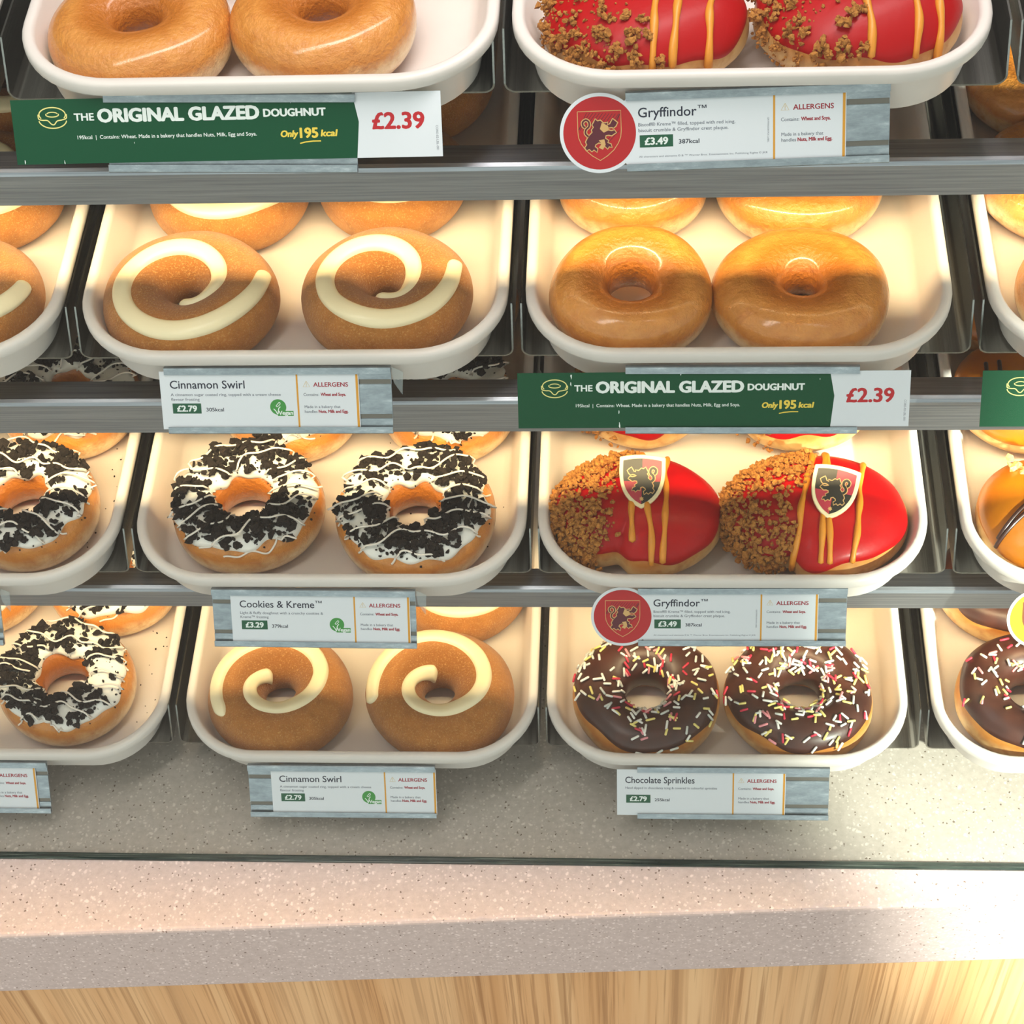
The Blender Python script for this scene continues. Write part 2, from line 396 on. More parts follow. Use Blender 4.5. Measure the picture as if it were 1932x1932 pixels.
# ------------------------------------------------------------------ doughnuts
TAU = 2 * math.pi
class Ring:
    def __init__(s, Ro, Ri, H, seed, sy=.96, n=2.25):
        r = random.Random(seed); s.R0 = (Ro + Ri) / 2; s.a = (Ro - Ri) / 2; s.b = H / 2; s.sy = sy; s.n = n; s.Ro = Ro; s.Ri = Ri
        s.h = [(q, r.uniform(0, TAU), r.uniform(.3, 1) * .0011 / q ** .5) for q in (1, 2, 3, 5)]
        s.hz = [(q, r.uniform(0, TAU), r.uniform(.3, 1) * .0013 / q ** .5) for q in (1, 2, 3)]
    def S(s, th, ph):
        th, ph = np.broadcast_arrays(np.asarray(th, float), np.asarray(ph, float))
        c, sn = np.cos(ph), np.sin(ph); e = 2 / s.n
        cc = np.sign(c) * np.abs(c) ** e; ss = np.sign(sn) * np.abs(sn) ** e
        dr = sum(a * np.sin(q * th + p) for q, p, a in s.h); dz = sum(a * np.sin(q * th + p) for q, p, a in s.hz)
        r = s.R0 + dr * .6 + (s.a + dr * .4) * cc
        z = s.b + s.b * ss + dz * np.clip(ss, 0, 1)
        z = np.maximum(z, 0)
        return np.stack([r * np.cos(th), s.sy * r * np.sin(th), z], -1)
    def N(s, th, ph):
        e = 1e-3
        du = s.S(np.asarray(th) + e, ph) - s.S(np.asarray(th) - e, ph); dv = s.S(th, np.asarray(ph) + e) - s.S(th, np.asarray(ph) - e)
        n = np.cross(du, dv); l = np.linalg.norm(n, axis=-1, keepdims=True) + 1e-12; return n / l
    def phi(s, r, th=0.):
        dr = sum(a * np.sin(q * th + p) for q, p, a in s.h)
        c = (r - s.R0 - dr * .6) / (s.a + dr * .4); c = np.clip(c, -.9995, .9995)
        cc = np.sign(c) * np.abs(c) ** (s.n / 2); return np.arccos(cc)
    def top(s, x, y):       # top surface point above x,y
        y_ = y / s.sy; r = math.hypot(x, y_); th = math.atan2(y_, x); ph = float(s.phi(r, th)); p = s.S(th, ph); return p, r, th, ph
    def body(s, name, mat, parent, nu=96, nv=40):
        th = np.linspace(0, TAU, nu, endpoint=False)[:, None]; ph = np.linspace(0, TAU, nv, endpoint=False)[None, :] + .3
        Pn = s.S(th, ph); n, k = Pn.shape[:2]; V = Pn.reshape(-1, 3)
        F = [(i * k + q, ((i + 1) % n) * k + q, ((i + 1) % n) * k + (q + 1) % k, i * k + (q + 1) % k) for i in range(n) for q in range(k)]
        return mesh(name, V, F, mat, parent)
    def shell(s, name, mat, parent, fo, fi, T, nu=120, nv=18, seed=0, lump=0):
        th = np.linspace(0, TAU, nu, endpoint=False); a = np.array([fo(t_) for t_ in th]); b = np.array([fi(t_) for t_ in th])
        u = np.linspace(0, 1, nv)[None, :]; ph = a[:, None] + (b - a)[:, None] * u; TH = np.repeat(th[:, None], nv, 1)
        off = T * np.sqrt(np.clip(1 - np.abs(2 * u - 1) ** 5, 0, 1)) - .0003 * (np.abs(2 * u - 1) > .98)
        if lump:
            rr = random.Random(seed); L_ = sum(rr.uniform(.4, 1) * np.sin(q * TH + rr.uniform(0, 6) + w_ * u * 3) for q, w_ in ((5, 1), (9, 2), (14, 1.5))) / 2
            off = off * (1 + lump * L_)
        Pn = s.S(TH, ph) + s.N(TH, ph) * off[..., None]
        V, F = grid(Pn, True); return mesh(name, V, F, mat, parent)
def wobble(seed, base, amp, freqs):
    r = random.Random(seed); tr = [(f, r.uniform(0, TAU), amp * r.uniform(.5, 1)) for f in freqs]
    return lambda t_: base + sum(a * math.sin(f * t_ + p) for f, p, a in tr)
ICO = None
def ico():
    global ICO
    if ICO is None:
        bm = bmesh.new(); bmesh.ops.create_icosphere(bm, subdivisions=1, radius=1)
        ICO = (np.array([v.co[:] for v in bm.verts]), [tuple(v.index for v in f.verts) for f in bm.faces]); bm.free()
    return ICO
def rndrot(r):
    from mathutils import Quaternion
    return np.array(Quaternion((r.gauss(0, 1), r.gauss(0, 1), r.gauss(0, 1), r.gauss(0, 1))).normalized().to_matrix())
def chunk(g_, p, size, r, flat=1.0, rough=.35, mi=0):
    V, F = ico(); D = np.array([1 + r.uniform(-rough, rough) for _ in V])[:, None]
    Q = (V * D * np.array([1, r.uniform(.6, 1), flat * r.uniform(.6, 1)])) @ rndrot(r).T * size + np.array(p)
    g_.add(Q.tolist(), F, mi)

ZD = lambda k: ZK[k] + FLOOR
PLACE = {'p': ('front left', 'front right', 'back left', 'back right')}
def glazed(k, x, dy, Ro, seed, label, H=.035, Ri=.0105, group='plain glazed ring doughnuts', rz=0, tilt=(0, 0), lift=0):
    d = Ring(Ro, Ri, H, seed); o = d.body('glazed_doughnut', 'glazed_dough', None)
    o.location = (x, YK[k] + dy, ZD(k) + lift); o.rotation_euler = (tilt[0], tilt[1], rz); return tag(o, label, 'doughnut', group)

def ribbon(d, knots, wfun, T, name, mat, parent, n=110, lift=0):
    tt = np.linspace(0, 1, n); ks = np.linspace(0, 1, len(knots))
    th = np.array([rad(q[0]) for q in knots]); rr = np.array([q[1] for q in knots])
    def sm(v):   # smooth interpolation through the knots (catmull-rom)
        out = []
        for t_ in tt:
            f = t_ * (len(v) - 1); i = min(int(f), len(v) - 2); u = f - i
            p0, p1, p2, p3 = v[max(i - 1, 0)], v[i], v[i + 1], v[min(i + 2, len(v) - 1)]
            out.append(.5 * (2 * p1 + (p2 - p0) * u + (2 * p0 - 5 * p1 + 4 * p2 - p3) * u * u + (3 * p1 - p0 - 3 * p2 + p3) * u ** 3))
        return np.array(out)
    th = sm(th); rr = sm(rr); x = rr * np.cos(th); y = d.sy * rr * np.sin(th)
    dx, dy = np.gradient(x), np.gradient(y); l = np.hypot(dx, dy) + 1e-12; nx, ny = -dy / l, dx / l
    m_ = 13; V = []; 
    for i in range(n):
        w = wfun(tt[i]); edge = min(1, min(tt[i], 1 - tt[i]) / .03)
        edge = math.sqrt(max(edge, .02))
        for j in range(m_):
            s_ = -1 + 2 * j / (m_ - 1); px = x[i] + nx[i] * w / 2 * s_ * edge; py = y[i] + ny[i] * w / 2 * s_ * edge
            p, r_, t_, ph = d.top(px, py)
            lim = max(min(r_, d.Ro - .0004), d.Ri + .0004)
            N_ = d.N(t_, ph)
            h = T * edge * (1 - abs(s_) ** 3.2) ** .6 * (1 + .10 * math.sin(i * .37 + 2 * math.sin(i * .11))) - .0004 * (abs(s_) > .99) + lift
            V.append(p + N_ * h)
    F = [(i * m_ + j, (i + 1) * m_ + j, (i + 1) * m_ + j + 1, i * m_ + j + 1) for i in range(n - 1) for j in range(m_ - 1)]
    return mesh(name, V, F, mat, parent)
SW2 = [(-100, .0135), (-45, .0145), (0, .0175), (50, .0210), (100, .0255), (150, .0310), (200, .0350), (240, .0365), (280, .0370), (320, .0375), (352, .0400), (372, .0425)]
SW2B = [(-115, .0130), (-50, .0140), (0, .0165), (50, .0215), (100, .0265), (150, .0310), (200, .0335), (245, .0345), (285, .0350), (325, .0365), (352, .0385), (370, .0410)]
SW4 = [(112, .0125), (150, .0150), (190, .0185), (230, .0200), (270, .0200), (310, .0220), (350, .0265), (390, .0310), (430, .0345), (470, .0370), (510, .0390), (545, .0400), (575, .0410)]
SW4B = [(100, .0120), (140, .0145), (185, .0185), (230, .0205), (275, .0205), (315, .0230), (350, .0275), (390, .0310), (430, .0345), (470, .0375), (510, .0400), (545, .0415), (562, .0425)]
def cinnamon(k, x, dy, Ro, seed, label, knots, rz=0, H=.035, Ri=.0105, W0=.0098, T=.0030, tilt=(0, 0)):
    e = empty('cinnamon_doughnut', (x, YK[k] + dy, ZD(k)), (tilt[0], tilt[1], rz)); tag(e, label, 'doughnut', 'cinnamon swirl doughnuts')
    d = Ring(Ro, Ri, H, seed); d.body('dough', 'sugared_dough', e)
    sc = Ro / .048; kn = [(a, r_ * sc) for a, r_ in knots]
    ribbon(d, kn, lambda t_: W0 * (.62 + .5 * min(1, t_ * 3) - .35 * max(0, t_ - .78) / .22), T, 'frosting_swirl', 'cream_frosting', e)
    return e

def cookie(k, x, dy, Ro, seed, label, rz=0, H=.034, Ri=.0145, dang=14, tilt=(0, 0), nch=300, gaps=((150, 12), (12, 16)), drips=True):
    e = empty('cookie_doughnut', (x, YK[k] + dy, ZD(k)), (tilt[0], tilt[1], rz)); tag(e, label, 'doughnut', 'cookie topped doughnuts')
    d = Ring(Ro, Ri, H, seed); d.body('dough', 'glazed_dough', e)
    r = random.Random(seed * 7 + 1)
    fo = wobble(seed + 5, .72, .10, (3, 7, 9, 13)); fi = wobble(seed + 9, 2.45, .10, (3, 5, 7))
    d.shell('icing', 'white_icing', e, fo, fi, .0032, nu=150, seed=seed, lump=.18)
    g_ = G(); n_ = 0; holes = [(r.uniform(0, 360), r.uniform(.2, .8), r.uniform(7, 14)) for _ in range(5)]
    while n_ < int(nch * 2.8):
        th = r.uniform(0, TAU); deg = math.degrees(th)
        gap = any(abs((deg - a + 180) % 360 - 180) < w for a, w in gaps)
        if gap and r.random() > .10: continue
        a, b = fo(th) + .04, fi(th) - .34; edge = .10 * math.sin(th * 9 + seed) + .06 * math.sin(th * 17); u = r.uniform(.14 + edge, .98 + edge * .5)
        if u > 1.04 or u < .02: continue
        if any(abs((deg - ha + 180) % 360 - 180) < hw and abs(u - hu) < .16 for ha, hu, hw in holes) and r.random() > .15: continue
        ph = a + (b - a) * u; sz = r.choice((.0011, .0015, .0020, .0026, .0034)) * r.uniform(.8, 1.15)
        p = d.S(th, ph) + d.N(th, ph) * (.0030 + r.uniform(.1, .8) * sz + (.0016 * r.random() if .25 < u < .8 else 0))
        chunk(g_, p, sz, r, .75, .42); n_ += 1
    for _ in range(110):
        th = r.uniform(0, TAU); ph = r.uniform(fo(th) - .18, fi(th)); p = d.S(th, ph) + d.N(th, ph) * (.0030 if ph > fo(th) + .1 else .0004); chunk(g_, p, r.uniform(.0004, .0009), r)
    o = g_.done('cookie_crumble', 'cookie_crumb', e); o['kind'] = 'stuff'
    # zigzag drizzle
    ca, sa = math.cos(rad(dang)), math.sin(rad(dang))
    for j in range(8):
        v0 = -.040 + j * .0105 + r.uniform(-.002, .002); pts = []; ph0 = r.uniform(0, 6); runs = []
        for i in range(90):
            u_ = -Ro + 2 * Ro * i / 89; w = v0 + .0022 * math.sin(u_ * 150 + ph0) + .0012 * math.sin(u_ * 330 + ph0 * 2)
            px, py = u_ * ca - w * sa, u_ * sa + w * ca; rr_ = math.hypot(px, py / d.sy)
            if rr_ > Ro * .955 or rr_ < Ri + .004:
                if len(pts) > 6: runs.append(pts)
                pts = []; continue
            p, _r, th, ph = d.top(px, py)
            on = fo(th) + .12 < ph < fi(th) - .25
            pts.append(tuple(p + d.N(th, ph) * (.0072 if on else .0006)))
        if len(pts) > 6: runs.append(pts)
        for q in runs:
            z_ = [p[2] for p in q]; zs = [sum(z_[max(0, i - 2):i + 3]) / len(z_[max(0, i - 2):i + 3]) for i in range(len(z_))]
            q = [(p[0], p[1], zz) for p, zz in zip(q, zs)]
            G().tube(q, .00066, 7).done('drizzle_strand', 'drizzle_icing', e, True)
    return e

class Dome:
    def __init__(s, Ax, Ay, seed, notch=None, H=.039, n=2.3):
        r = random.Random(seed); s.Ax, s.Ay, s.n, s.H = Ax, Ay, n, H; s.zc = .40 * H; s.tp = H - s.zc; s.notch = notch
        s.h = [(q, r.uniform(0, TAU), r.uniform(.3, 1) * .022 / q ** .5) for q in (2, 3, 4)]
    def rho(s, th):
        f = 1 + sum(a * np.sin(q * th + p) for q, p, a in s.h)
        if s.notch:
            dd = (th - s.notch[0] + math.pi) % TAU - math.pi; f = f - s.notch[1] * np.exp(-(dd / s.notch[2]) ** 2)
        return f / np.sqrt((np.cos(th) / s.Ax) ** 2 + (np.sin(th) / s.Ay) ** 2)
    def S(s, th, ps):
        th, ps = np.broadcast_arrays(np.asarray(th, float), np.asarray(ps, float)); e = 2 / s.n
        C = np.abs(np.cos(ps)) ** e; Sn = np.sign(np.sin(ps)) * np.abs(np.sin(ps)) ** e
        r = s.rho(th) * C; z = np.where(Sn > 0, s.zc + s.tp * Sn, s.zc + s.zc * Sn)
        return np.stack([r * np.cos(th), r * np.sin(th), z], -1)
    def N(s, th, ps):
        e = 1e-3; du = s.S(np.asarray(th) + e, ps) - s.S(np.asarray(th) - e, ps); dv = s.S(th, np.asarray(ps) + e) - s.S(th, np.asarray(ps) - e)
        n = np.cross(du, dv); return n / (np.linalg.norm(n, axis=-1, keepdims=True) + 1e-12)
    def at(s, x, y):
        th = math.atan2(y, x); q = min(math.hypot(x, y) / float(s.rho(th)), 1.0); C = q ** (s.n / 2); return th, math.acos(min(C, 1.0))
    def body(s, name, mat, parent):
        th = np.linspace(0, TAU, 110, endpoint=False)[:, None]; ps = np.linspace(-1.50, 1.50, 34)[None, :]
        V, F = grid(s.S(th, ps), True, (0, 0, 0.0001), (0, 0, s.H)); return mesh(name, V, F, mat, parent)
    def shell(s, name, mat, parent, f0, T):
        th = np.linspace(0, TAU, 130, endpoint=False); a = np.array([f0(t_) for t_ in th]); u = np.linspace(0, 1, 22)[None, :]
        ps = a[:, None] + (1.53 - a)[:, None] * u; TH = np.repeat(th[:, None], 22, 1)
        off = T * np.clip(u / .12, 0, 1) ** .5 - .0003 * (u < .01)
        V, F = grid(s.S(TH, ps) + s.N(TH, ps) * off[..., None], True, None, (0, 0, s.H + T)); return mesh(name, V, F, mat, parent)
LION = [(.40,.80),(.48,.88),(.56,.86),(.62,.92),(.66,.84),(.71,.76),(.67,.70),(.73,.62),(.71,.56),(.80,.47),(.86,.38),(.90,.30),(.87,.22),(.93,.14),(.88,.06),(.81,.10),(.74,.03),(.68,.08),(.60,.01),(.58,.10),(.65,.16),(.63,.22),(.54,.27),(.46,.24),(.45,.14),(.37,.16),(.30,.09),(.26,.15),(.18,.13),(.21,.22),(.30,.26),(.27,.32),(.36,.38),(.34,.46),(.26,.47),(.18,.45),(.12,.49),(.05,.53),(.10,.60),(.18,.58),(.26,.60),(.33,.63),(.26,.67),(.18,.68),(.12,.66),(.06,.71),(.01,.80),(.08,.86),(.14,.91),(.18,.84),(.22,.77),(.30,.75),(.28,.82),(.35,.80)]
TAIL = [(.82,.44),(.90,.53),(.88,.64),(.80,.72),(.80,.84),(.88,.90),(.97,.84),(.96,.74),(.91,.70)]
def offset(poly, d):
    n = len(poly); A = sum(poly[i][0] * poly[(i + 1) % n][1] - poly[(i + 1) % n][0] * poly[i][1] for i in range(n)); sgn = 1 if A > 0 else -1; out = []
    for i in range(n):
        a, b, c = poly[i - 1], poly[i], poly[(i + 1) % n]
        e1 = (b[0] - a[0], b[1] - a[1]); e2 = (c[0] - b[0], c[1] - b[1]); l1 = math.hypot(*e1) or 1; l2 = math.hypot(*e2) or 1
        nx = (e1[1] / l1 + e2[1] / l2) * sgn; ny = -(e1[0] / l1 + e2[0] / l2) * sgn; l = math.hypot(nx, ny) or 1
        out.append((b[0] + nx / l * d, b[1] + ny / l * d))
    return out
def strip2d(g_, pts, w, z, mi=0):
    n = len(pts); L_, R_ = [], []
    for i in range(n):
        a, b = pts[max(i - 1, 0)], pts[min(i + 1, n - 1)]; dx, dy = b[0] - a[0], b[1] - a[1]; l = math.hypot(dx, dy) or 1
        ww = w if np.isscalar(w) else w[i]
        L_.append((pts[i][0] - dy / l * ww / 2, pts[i][1] + dx / l * ww / 2, z)); R_.append((pts[i][0] + dy / l * ww / 2, pts[i][1] - dx / l * ww / 2, z))
    g_.add(L_ + R_, [(n + i, n + i + 1, i + 1, i) for i in range(n - 1)], mi)
def curve2d(pts, k=6):
    out = []; n = len(pts)
    for i in range(n - 1):
        p0, p1, p2, p3 = pts[max(i - 1, 0)], pts[i], pts[i + 1], pts[min(i + 2, n - 1)]
        for j in range(k):
            u = j / k; out.append(tuple(.5 * (2 * p1[a] + (p2[a] - p0[a]) * u + (2 * p0[a] - 5 * p1[a] + 4 * p2[a] - p3[a]) * u * u + (3 * p1[a] - p0[a] - 3 * p2[a] + p3[a]) * u ** 3) for a in (0, 1)))
    out.append(pts[-1]); return out
def shield(w, h, bow=.05):
    pts = []
    for i in range(9): u = -1 + 2 * i / 8; pts.append((u * w / 2, h / 2 - bow * h * u * u))
    for i in range(1, 13): u = i / 12; pts.append((w / 2 * (1 - u ** 3.4) ** .85 * (1 + .05 * u), h / 2 - bow * h - (h * (1 - bow)) * u))
    for i in range(11, 0, -1): u = i / 12; pts.append((-w / 2 * (1 - u ** 3.4) ** .85 * (1 + .05 * u), h / 2 - bow * h - (h * (1 - bow)) * u))
    return pts
def lion_at(poly, cx, cy, s, mirror=False):
    return [((cx + ((1 - x) if mirror else x) * s - s / 2), cy + y * s - s / 2) for x, y in poly]
def plaque(parent, loc, rot, badge=False):
    pl = G().prism(shield(.0235, .0275), 0, .0028).done('plaque', 'plaque_cream', parent); bevel(pl, .0006, 2)
    pl.location = loc; pl.rotation_euler = rot; pl.scale = (1.2, 1.24, 1.1); pl['label'] = 'cream edged shield plaque'
    sh = shield(.0196, .0232)
    def clip(poly, ax, sg):     # half-plane clip at 0
        out = []
        for i in range(len(poly)):
            a, b = poly[i - 1], poly[i]; fa, fb = a[ax] * sg, b[ax] * sg
            if fa * fb < 0: t_ = fa / (fa - fb); out.append((a[0] + (b[0] - a[0]) * t_, a[1] + (b[1] - a[1]) * t_))
            if fb >= 0: out.append(b)
        return out
    gd, gr_ = G(), G()
    for sx in (-1, 1):
        for sy in (-1, 1):
            q = clip(clip(sh, 0, sx), 1, sy)
            (gd if sx * sy < 0 else gr_).flat(q, .0030)
    gd.done('dark_quarters', 'plaque_black', pl)
    gr_.done('colour_quarters', 'ink_crest_yellow' if badge else 'plaque_red', pl)
    if not badge:
        L_ = lion_at(LION, -.0002, .0008, .0150); T_ = lion_at(TAIL, -.0002, .0008, .0150)
        go = G().flat(offset(L_, .00045), .0031); strip2d(go, curve2d(T_), .0021, .0031); go.done('lion_outline', 'ink_gold', pl)
        gi = G().flat(offset(L_, -.00005), .00325); strip2d(gi, curve2d(T_), .0012, .00325)
        gi.done('lion_emblem', 'plaque_black', pl)
        st = []
        for i in range(14): a = TAU * i / 14 + .2; q = .0013 if i % 2 else .0007; st.append((q * math.cos(a), -.0088 + q * math.sin(a)))
        G().flat(st, .0031).done('star_mark', 'ink_gold', pl)
    else:
        L_ = [(-.006, -.004), (-.004, -.0005), (.001, .0005), (.004, .003), (.007, .002), (.005, -.002), (.0015, -.005), (-.003, -.006)]
        G().flat(offset(L_, .0006), .0031).done('emblem_outline', 'ink_gold', pl); G().flat(L_, .0032).done('emblem', 'plaque_black', pl)
    return pl
def drop_line(d, pts, lift, drop0=0):
    out = []
    for x, y in pts:
        th, ps = d.at(x, y); p = d.S(th, ps) + d.N(th, ps) * lift; out.append(tuple(p))
    return out
def red(k, x, dy, Ax, Ay, seed, label, notch, stripes, pq, rz=0, big=0, nfine=420, H=.041, tilt=(0, 0), crumb_edge=-.006, name='red_iced_doughnut', group='red iced filled doughnuts'):
    e = empty(name, (x, YK[k] + dy, ZD(k)), (tilt[0], tilt[1], rz)); tag(e, label, 'doughnut', group)
    d = Dome(Ax, Ay, seed, notch, H); d.body('dough', 'plain_dough', e); r = random.Random(seed + 3)
    f0 = wobble(seed + 1, .24, .06, (2, 3, 5, 9)); d.shell('icing', 'red_icing', e, f0, .0011)
    g_ = G(); n_ = 0
    while n_ < nfine * (3 if not big else 2):
        th = r.uniform(math.pi * .42, math.pi * 1.5); ps = math.asin(r.uniform(-.15, .995)); p = d.S(th, ps)
        lim = crumb_edge + .004 * math.sin(p[1] * 140 + seed) + .35 * p[1]
        if p[0] > lim + abs(r.gauss(0, .0022)) * r.choice((-1, -1, 1)): continue
        sz = r.choice((.0008, .0011, .0014, .0018, .0023)) * (1 if not big else .6)
        chunk(g_, p + d.N(th, ps) * (.001 + sz * r.uniform(.2, .9) + (0 if big else .0018 * r.random())), sz, r, .85, .45); n_ += 1
    o = g_.done('biscuit_crumble', 'biscuit_crumb', e); o['kind'] = 'stuff'
    for _ in range(big):
        for _t in range(50):
            th = r.uniform(math.pi * .5, math.pi * 1.55); ps = math.asin(r.uniform(.1, .97)); p = d.S(th, ps)
            if p[0] < crumb_edge + .015 + .014 * (p[1] > -.012) + r.gauss(0, .004): break
        sz = r.uniform(.0024, .0044); q = G()
        for _j in range(11): chunk(q, np.array([r.gauss(0, .5), r.gauss(0, .5), r.gauss(0, .35)]) * sz, sz * r.uniform(.28, .58), r, .9, .45)
        b_ = q.done('biscuit_lump', 'biscuit_crumb', e); b_.location = tuple(p + d.N(th, ps) * (.001 + sz * .45))
    for (x0, y0, x1, y1) in stripes:
        pts = []
        for i in range(46):
            u = i / 45; xx = x0 + (x1 - x0) * u + .0006 * math.sin(u * 9 + x0 * 500) + .0003 * math.sin(u * 17); yy = y0 + (y1 - y0) * u; pts.append((xx, yy))
        L3 = drop_line(d, pts, .0016); w = [.0019 * (1 + .18 * math.sin(i * .5 + x0 * 300)) for i in range(46)]
        G().tube(L3, w, 9).done('icing_stripe', 'yellow_icing', e, True)
    if pq: plaque(e, *pq)
    return e

CAPS = {}
def capsule(mat):
    if mat not in CAPS:
        g_ = G(); L_ = .0033; rr = .00084; xs = [-L_, -L_ * .86, 0, L_ * .86, L_]; rs = [rr * .5, rr, rr, rr, rr * .5]
        g_.tube([(x_, 0, 0) for x_ in xs], rs, 7); o = g_.done('sprinkle', mat, None, True); CAPS[mat] = o.data; bpy.data.objects.remove(o)
    return CAPS[mat]
SCOL = ['sprinkle_white'] * 8 + ['sprinkle_yellow'] * 5 + ['sprinkle_pink'] * 3 + ['sprinkle_red'] * 3 + ['sprinkle_grey'] * 4
def choc(k, x, dy, Ro, seed, label, nspr, bias=None, rz=0, H=.036, Ri=.0150, tilt=(0, 0)):
    e = empty('chocolate_doughnut', (x, YK[k] + dy, ZD(k)), (tilt[0], tilt[1], rz)); tag(e, label, 'doughnut', 'chocolate sprinkle doughnuts')
    d = Ring(Ro, Ri, H, seed); d.body('dough', 'plain_dough', e); r = random.Random(seed + 11)
    fo = wobble(seed + 2, .40, .08, (2, 3, 5, 8)); fi = wobble(seed + 4, 3.55, .05, (2, 3))
    d.shell('chocolate_icing', 'chocolate_icing', e, fo, fi, .0013, nv=22)
    extra = {}
    for i in range(nspr):
        while True:
            th = r.uniform(0, TAU); ph = r.uniform(fo(th) + .08, 2.62)
            if bias is None or r.random() < bias(th, ph): break
        p = d.S(th, ph) + d.N(th, ph) * (.0013 + .0007 + (.0012 if r.random() < .2 else 0)); N_ = Vector(d.N(th, ph)); t0 = N_.orthogonal().normalized()
        t0 = Matrix.Rotation(r.uniform(0, TAU), 3, N_) @ t0; b0 = N_.cross(t0)
        M_ = Matrix((t0, b0, N_)).transposed(); tl = r.uniform(-.15, .15); M_ = M_ @ Matrix.Rotation(tl, 3, 'Y'); s_ = r.uniform(.7, 1.02)
        mat = r.choice(SCOL); me = capsule(mat)
        M4 = Matrix.Translation(p) @ M_.to_4x4() @ Matrix.Diagonal((s_, 1, 1, 1))
        if i < 100 and nspr > 25:
            o = bpy.data.objects.new('sprinkle', me); COL.objects.link(o); o.parent = e; o.matrix_local = M4
        else:
            g_ = extra.setdefault('g', G()); mi = sorted(set(SCOL)).index(mat)
            g_.add([tuple(M4 @ v_.co) for v_ in me.vertices], [tuple(q.vertices) for q in me.polygons], mi)
    if extra:
        o = extra['g'].done('scattered_sprinkles', None, e, True, sorted(set(SCOL))); o['kind'] = 'stuff'
    return e

def caramel(k, x, dy, seed, label, lines, crumbs, pq=None, rz=0):
    e = empty('caramel_doughnut', (x, YK[k] + dy, ZD(k)), (0, 0, rz)); tag(e, label, 'doughnut', 'caramel iced filled doughnuts')
    d = Dome(.050, .046, seed, None, .040); d.body('dough', 'plain_dough', e); r = random.Random(seed)
    d.shell('icing', 'caramel_icing', e, wobble(seed + 1, .14, .06, (2, 3, 5)), .0011)
    for pts in lines:
        G().tube(drop_line(d, curve2d(pts, 12), .0014), .0014, 8).done('chocolate_stripe', 'chocolate_drizzle', e, True)
    for cx, cy, s_ in crumbs:
        th, ps = d.at(cx, cy); p = d.S(th, ps); q = G()
        for _j in range(7): chunk(q, (r.gauss(0, .5) * s_, r.gauss(0, .5) * s_, r.gauss(0, .25) * s_), s_ * r.uniform(.4, .65), r, .9, .4)
        o = q.done('biscuit_lump', 'pale_crumb', e); o.location = tuple(p + d.N(th, ps) * (s_ * .45))
    if pq: plaque(e, *pq, badge=True)
    return e

# ---- top shelf
glazed(0, -.1845, .0225, .0470, 1, 'glazed ring doughnut at the front left of the top left tray, above the green sign')
glazed(0, -.0913, .0275, .0470, 2, 'glazed ring doughnut at the front right of the top left tray, touching its left neighbour')
glazed(0, -.1500, .1170, .0460, 3, 'glazed ring sliver at the top edge, behind and between the two front glazed rings')
glazed(0, -.0330, .1220, .0460, 4, 'glazed ring doughnut barely showing at the top right corner of the top left tray')
STR1 = [(.006, .036, .0015, -.040), (.0155, .036, .012, -.0395), (.034, .030, .0265, -.033)]
red(0, .0700, .0225, .0500, .0430, 21, 'red iced doughnut with coarse biscuit lumps, front left of the top right tray', None,
    [(.0085, .036, .0025, -.0412), (.0185, .036, .0125, -.0400), (.0345, .028, .0285, -.0345)], ((.012, .015, .0390), (rad(-4), 0, rad(-6))), big=72, nfine=200, crumb_edge=-.002)
red(0, .1735, .0250, .0510, .0435, 22, 'red iced doughnut with few biscuit lumps, front right of the top right tray', None,
    [(-.0005, .036, .0025, -.0412), (.0265, .034, .0240, -.0370), (.0390, .028, .0345, -.0335)], ((.010, .016, .0390), (rad(-4), 0, rad(4))), big=58, nfine=150, crumb_edge=-.012)
# ---- second shelf
cinnamon(1, -.1879, .0235, .0500, 31, 'cinnamon ring with a cream swirl at the front left of the second shelf left tray', SW2, rz=rad(0))
cinnamon(1, -.0760, .0265, .0480, 32, 'cinnamon ring with a cream swirl at the front right of the second shelf left tray', SW2B, rz=rad(8))
cinnamon(1, -.1769, .1170, .0490, 33, 'cinnamon ring cut off by the top rail, back left of the second shelf left tray', SW2, rz=rad(-12))
cinnamon(1, -.0798, .1235, .0461, 34, 'cinnamon ring cut off by the top rail, back right of the second shelf left tray', SW2B, rz=rad(-4))
cinnamon(1, -.0699, .2110, .0460, 35, 'dim cinnamon ring seen below the top pans, right of the upper green sign', SW2B, rz=rad(30))
cinnamon(1, -.3218, .0240, .0470, 36, 'cinnamon ring cut off by the left edge, front of the second shelf', SW2, rz=rad(-10))
cinnamon(1, -.3250, .1170, .0470, 37, 'cinnamon ring cut off by the left edge, behind another on the second shelf', SW2, rz=rad(15))
cinnamon(1, -.3300, .2130, .0470, 38, 'dim cinnamon ring sliver left of the upper green sign', SW2, rz=rad(40))
glazed(1, .0618, .0245, .0448, 41, 'smaller round glazed ring at the front left of the second shelf right tray', H=.036, Ri=.0115, tilt=(rad(8), 0), lift=.0042)
glazed(1, .1565, .0245, .0490, 42, 'wide glazed ring with a small hole, front right of the second shelf right tray', Ri=.0085)
glazed(1, .0633, .1170, .0438, 43, 'glazed ring cut off by the top rail, back left of the second shelf right tray', H=.037)
glazed(1, .1597, .1185, .0500, 44, 'glazed ring cut off by the top rail, back right of the second shelf right tray', H=.036)
glazed(1, .0640, .2110, .0450, 45, 'dim glazed ring partly hidden behind the upper red crest disc')
glazed(1, .3109, .1150, .0470, 46, 'glazed ring cut off by the right edge of the photo below the top rail')
glazed(1, .3207, .0235, .0470, 47, 'glazed ring sliver at the right edge of the photo, front of the second shelf')
glazed(1, .3107, .2040, .0460, 48, 'glazed ring with its hole showing at the right edge, above the top rail')
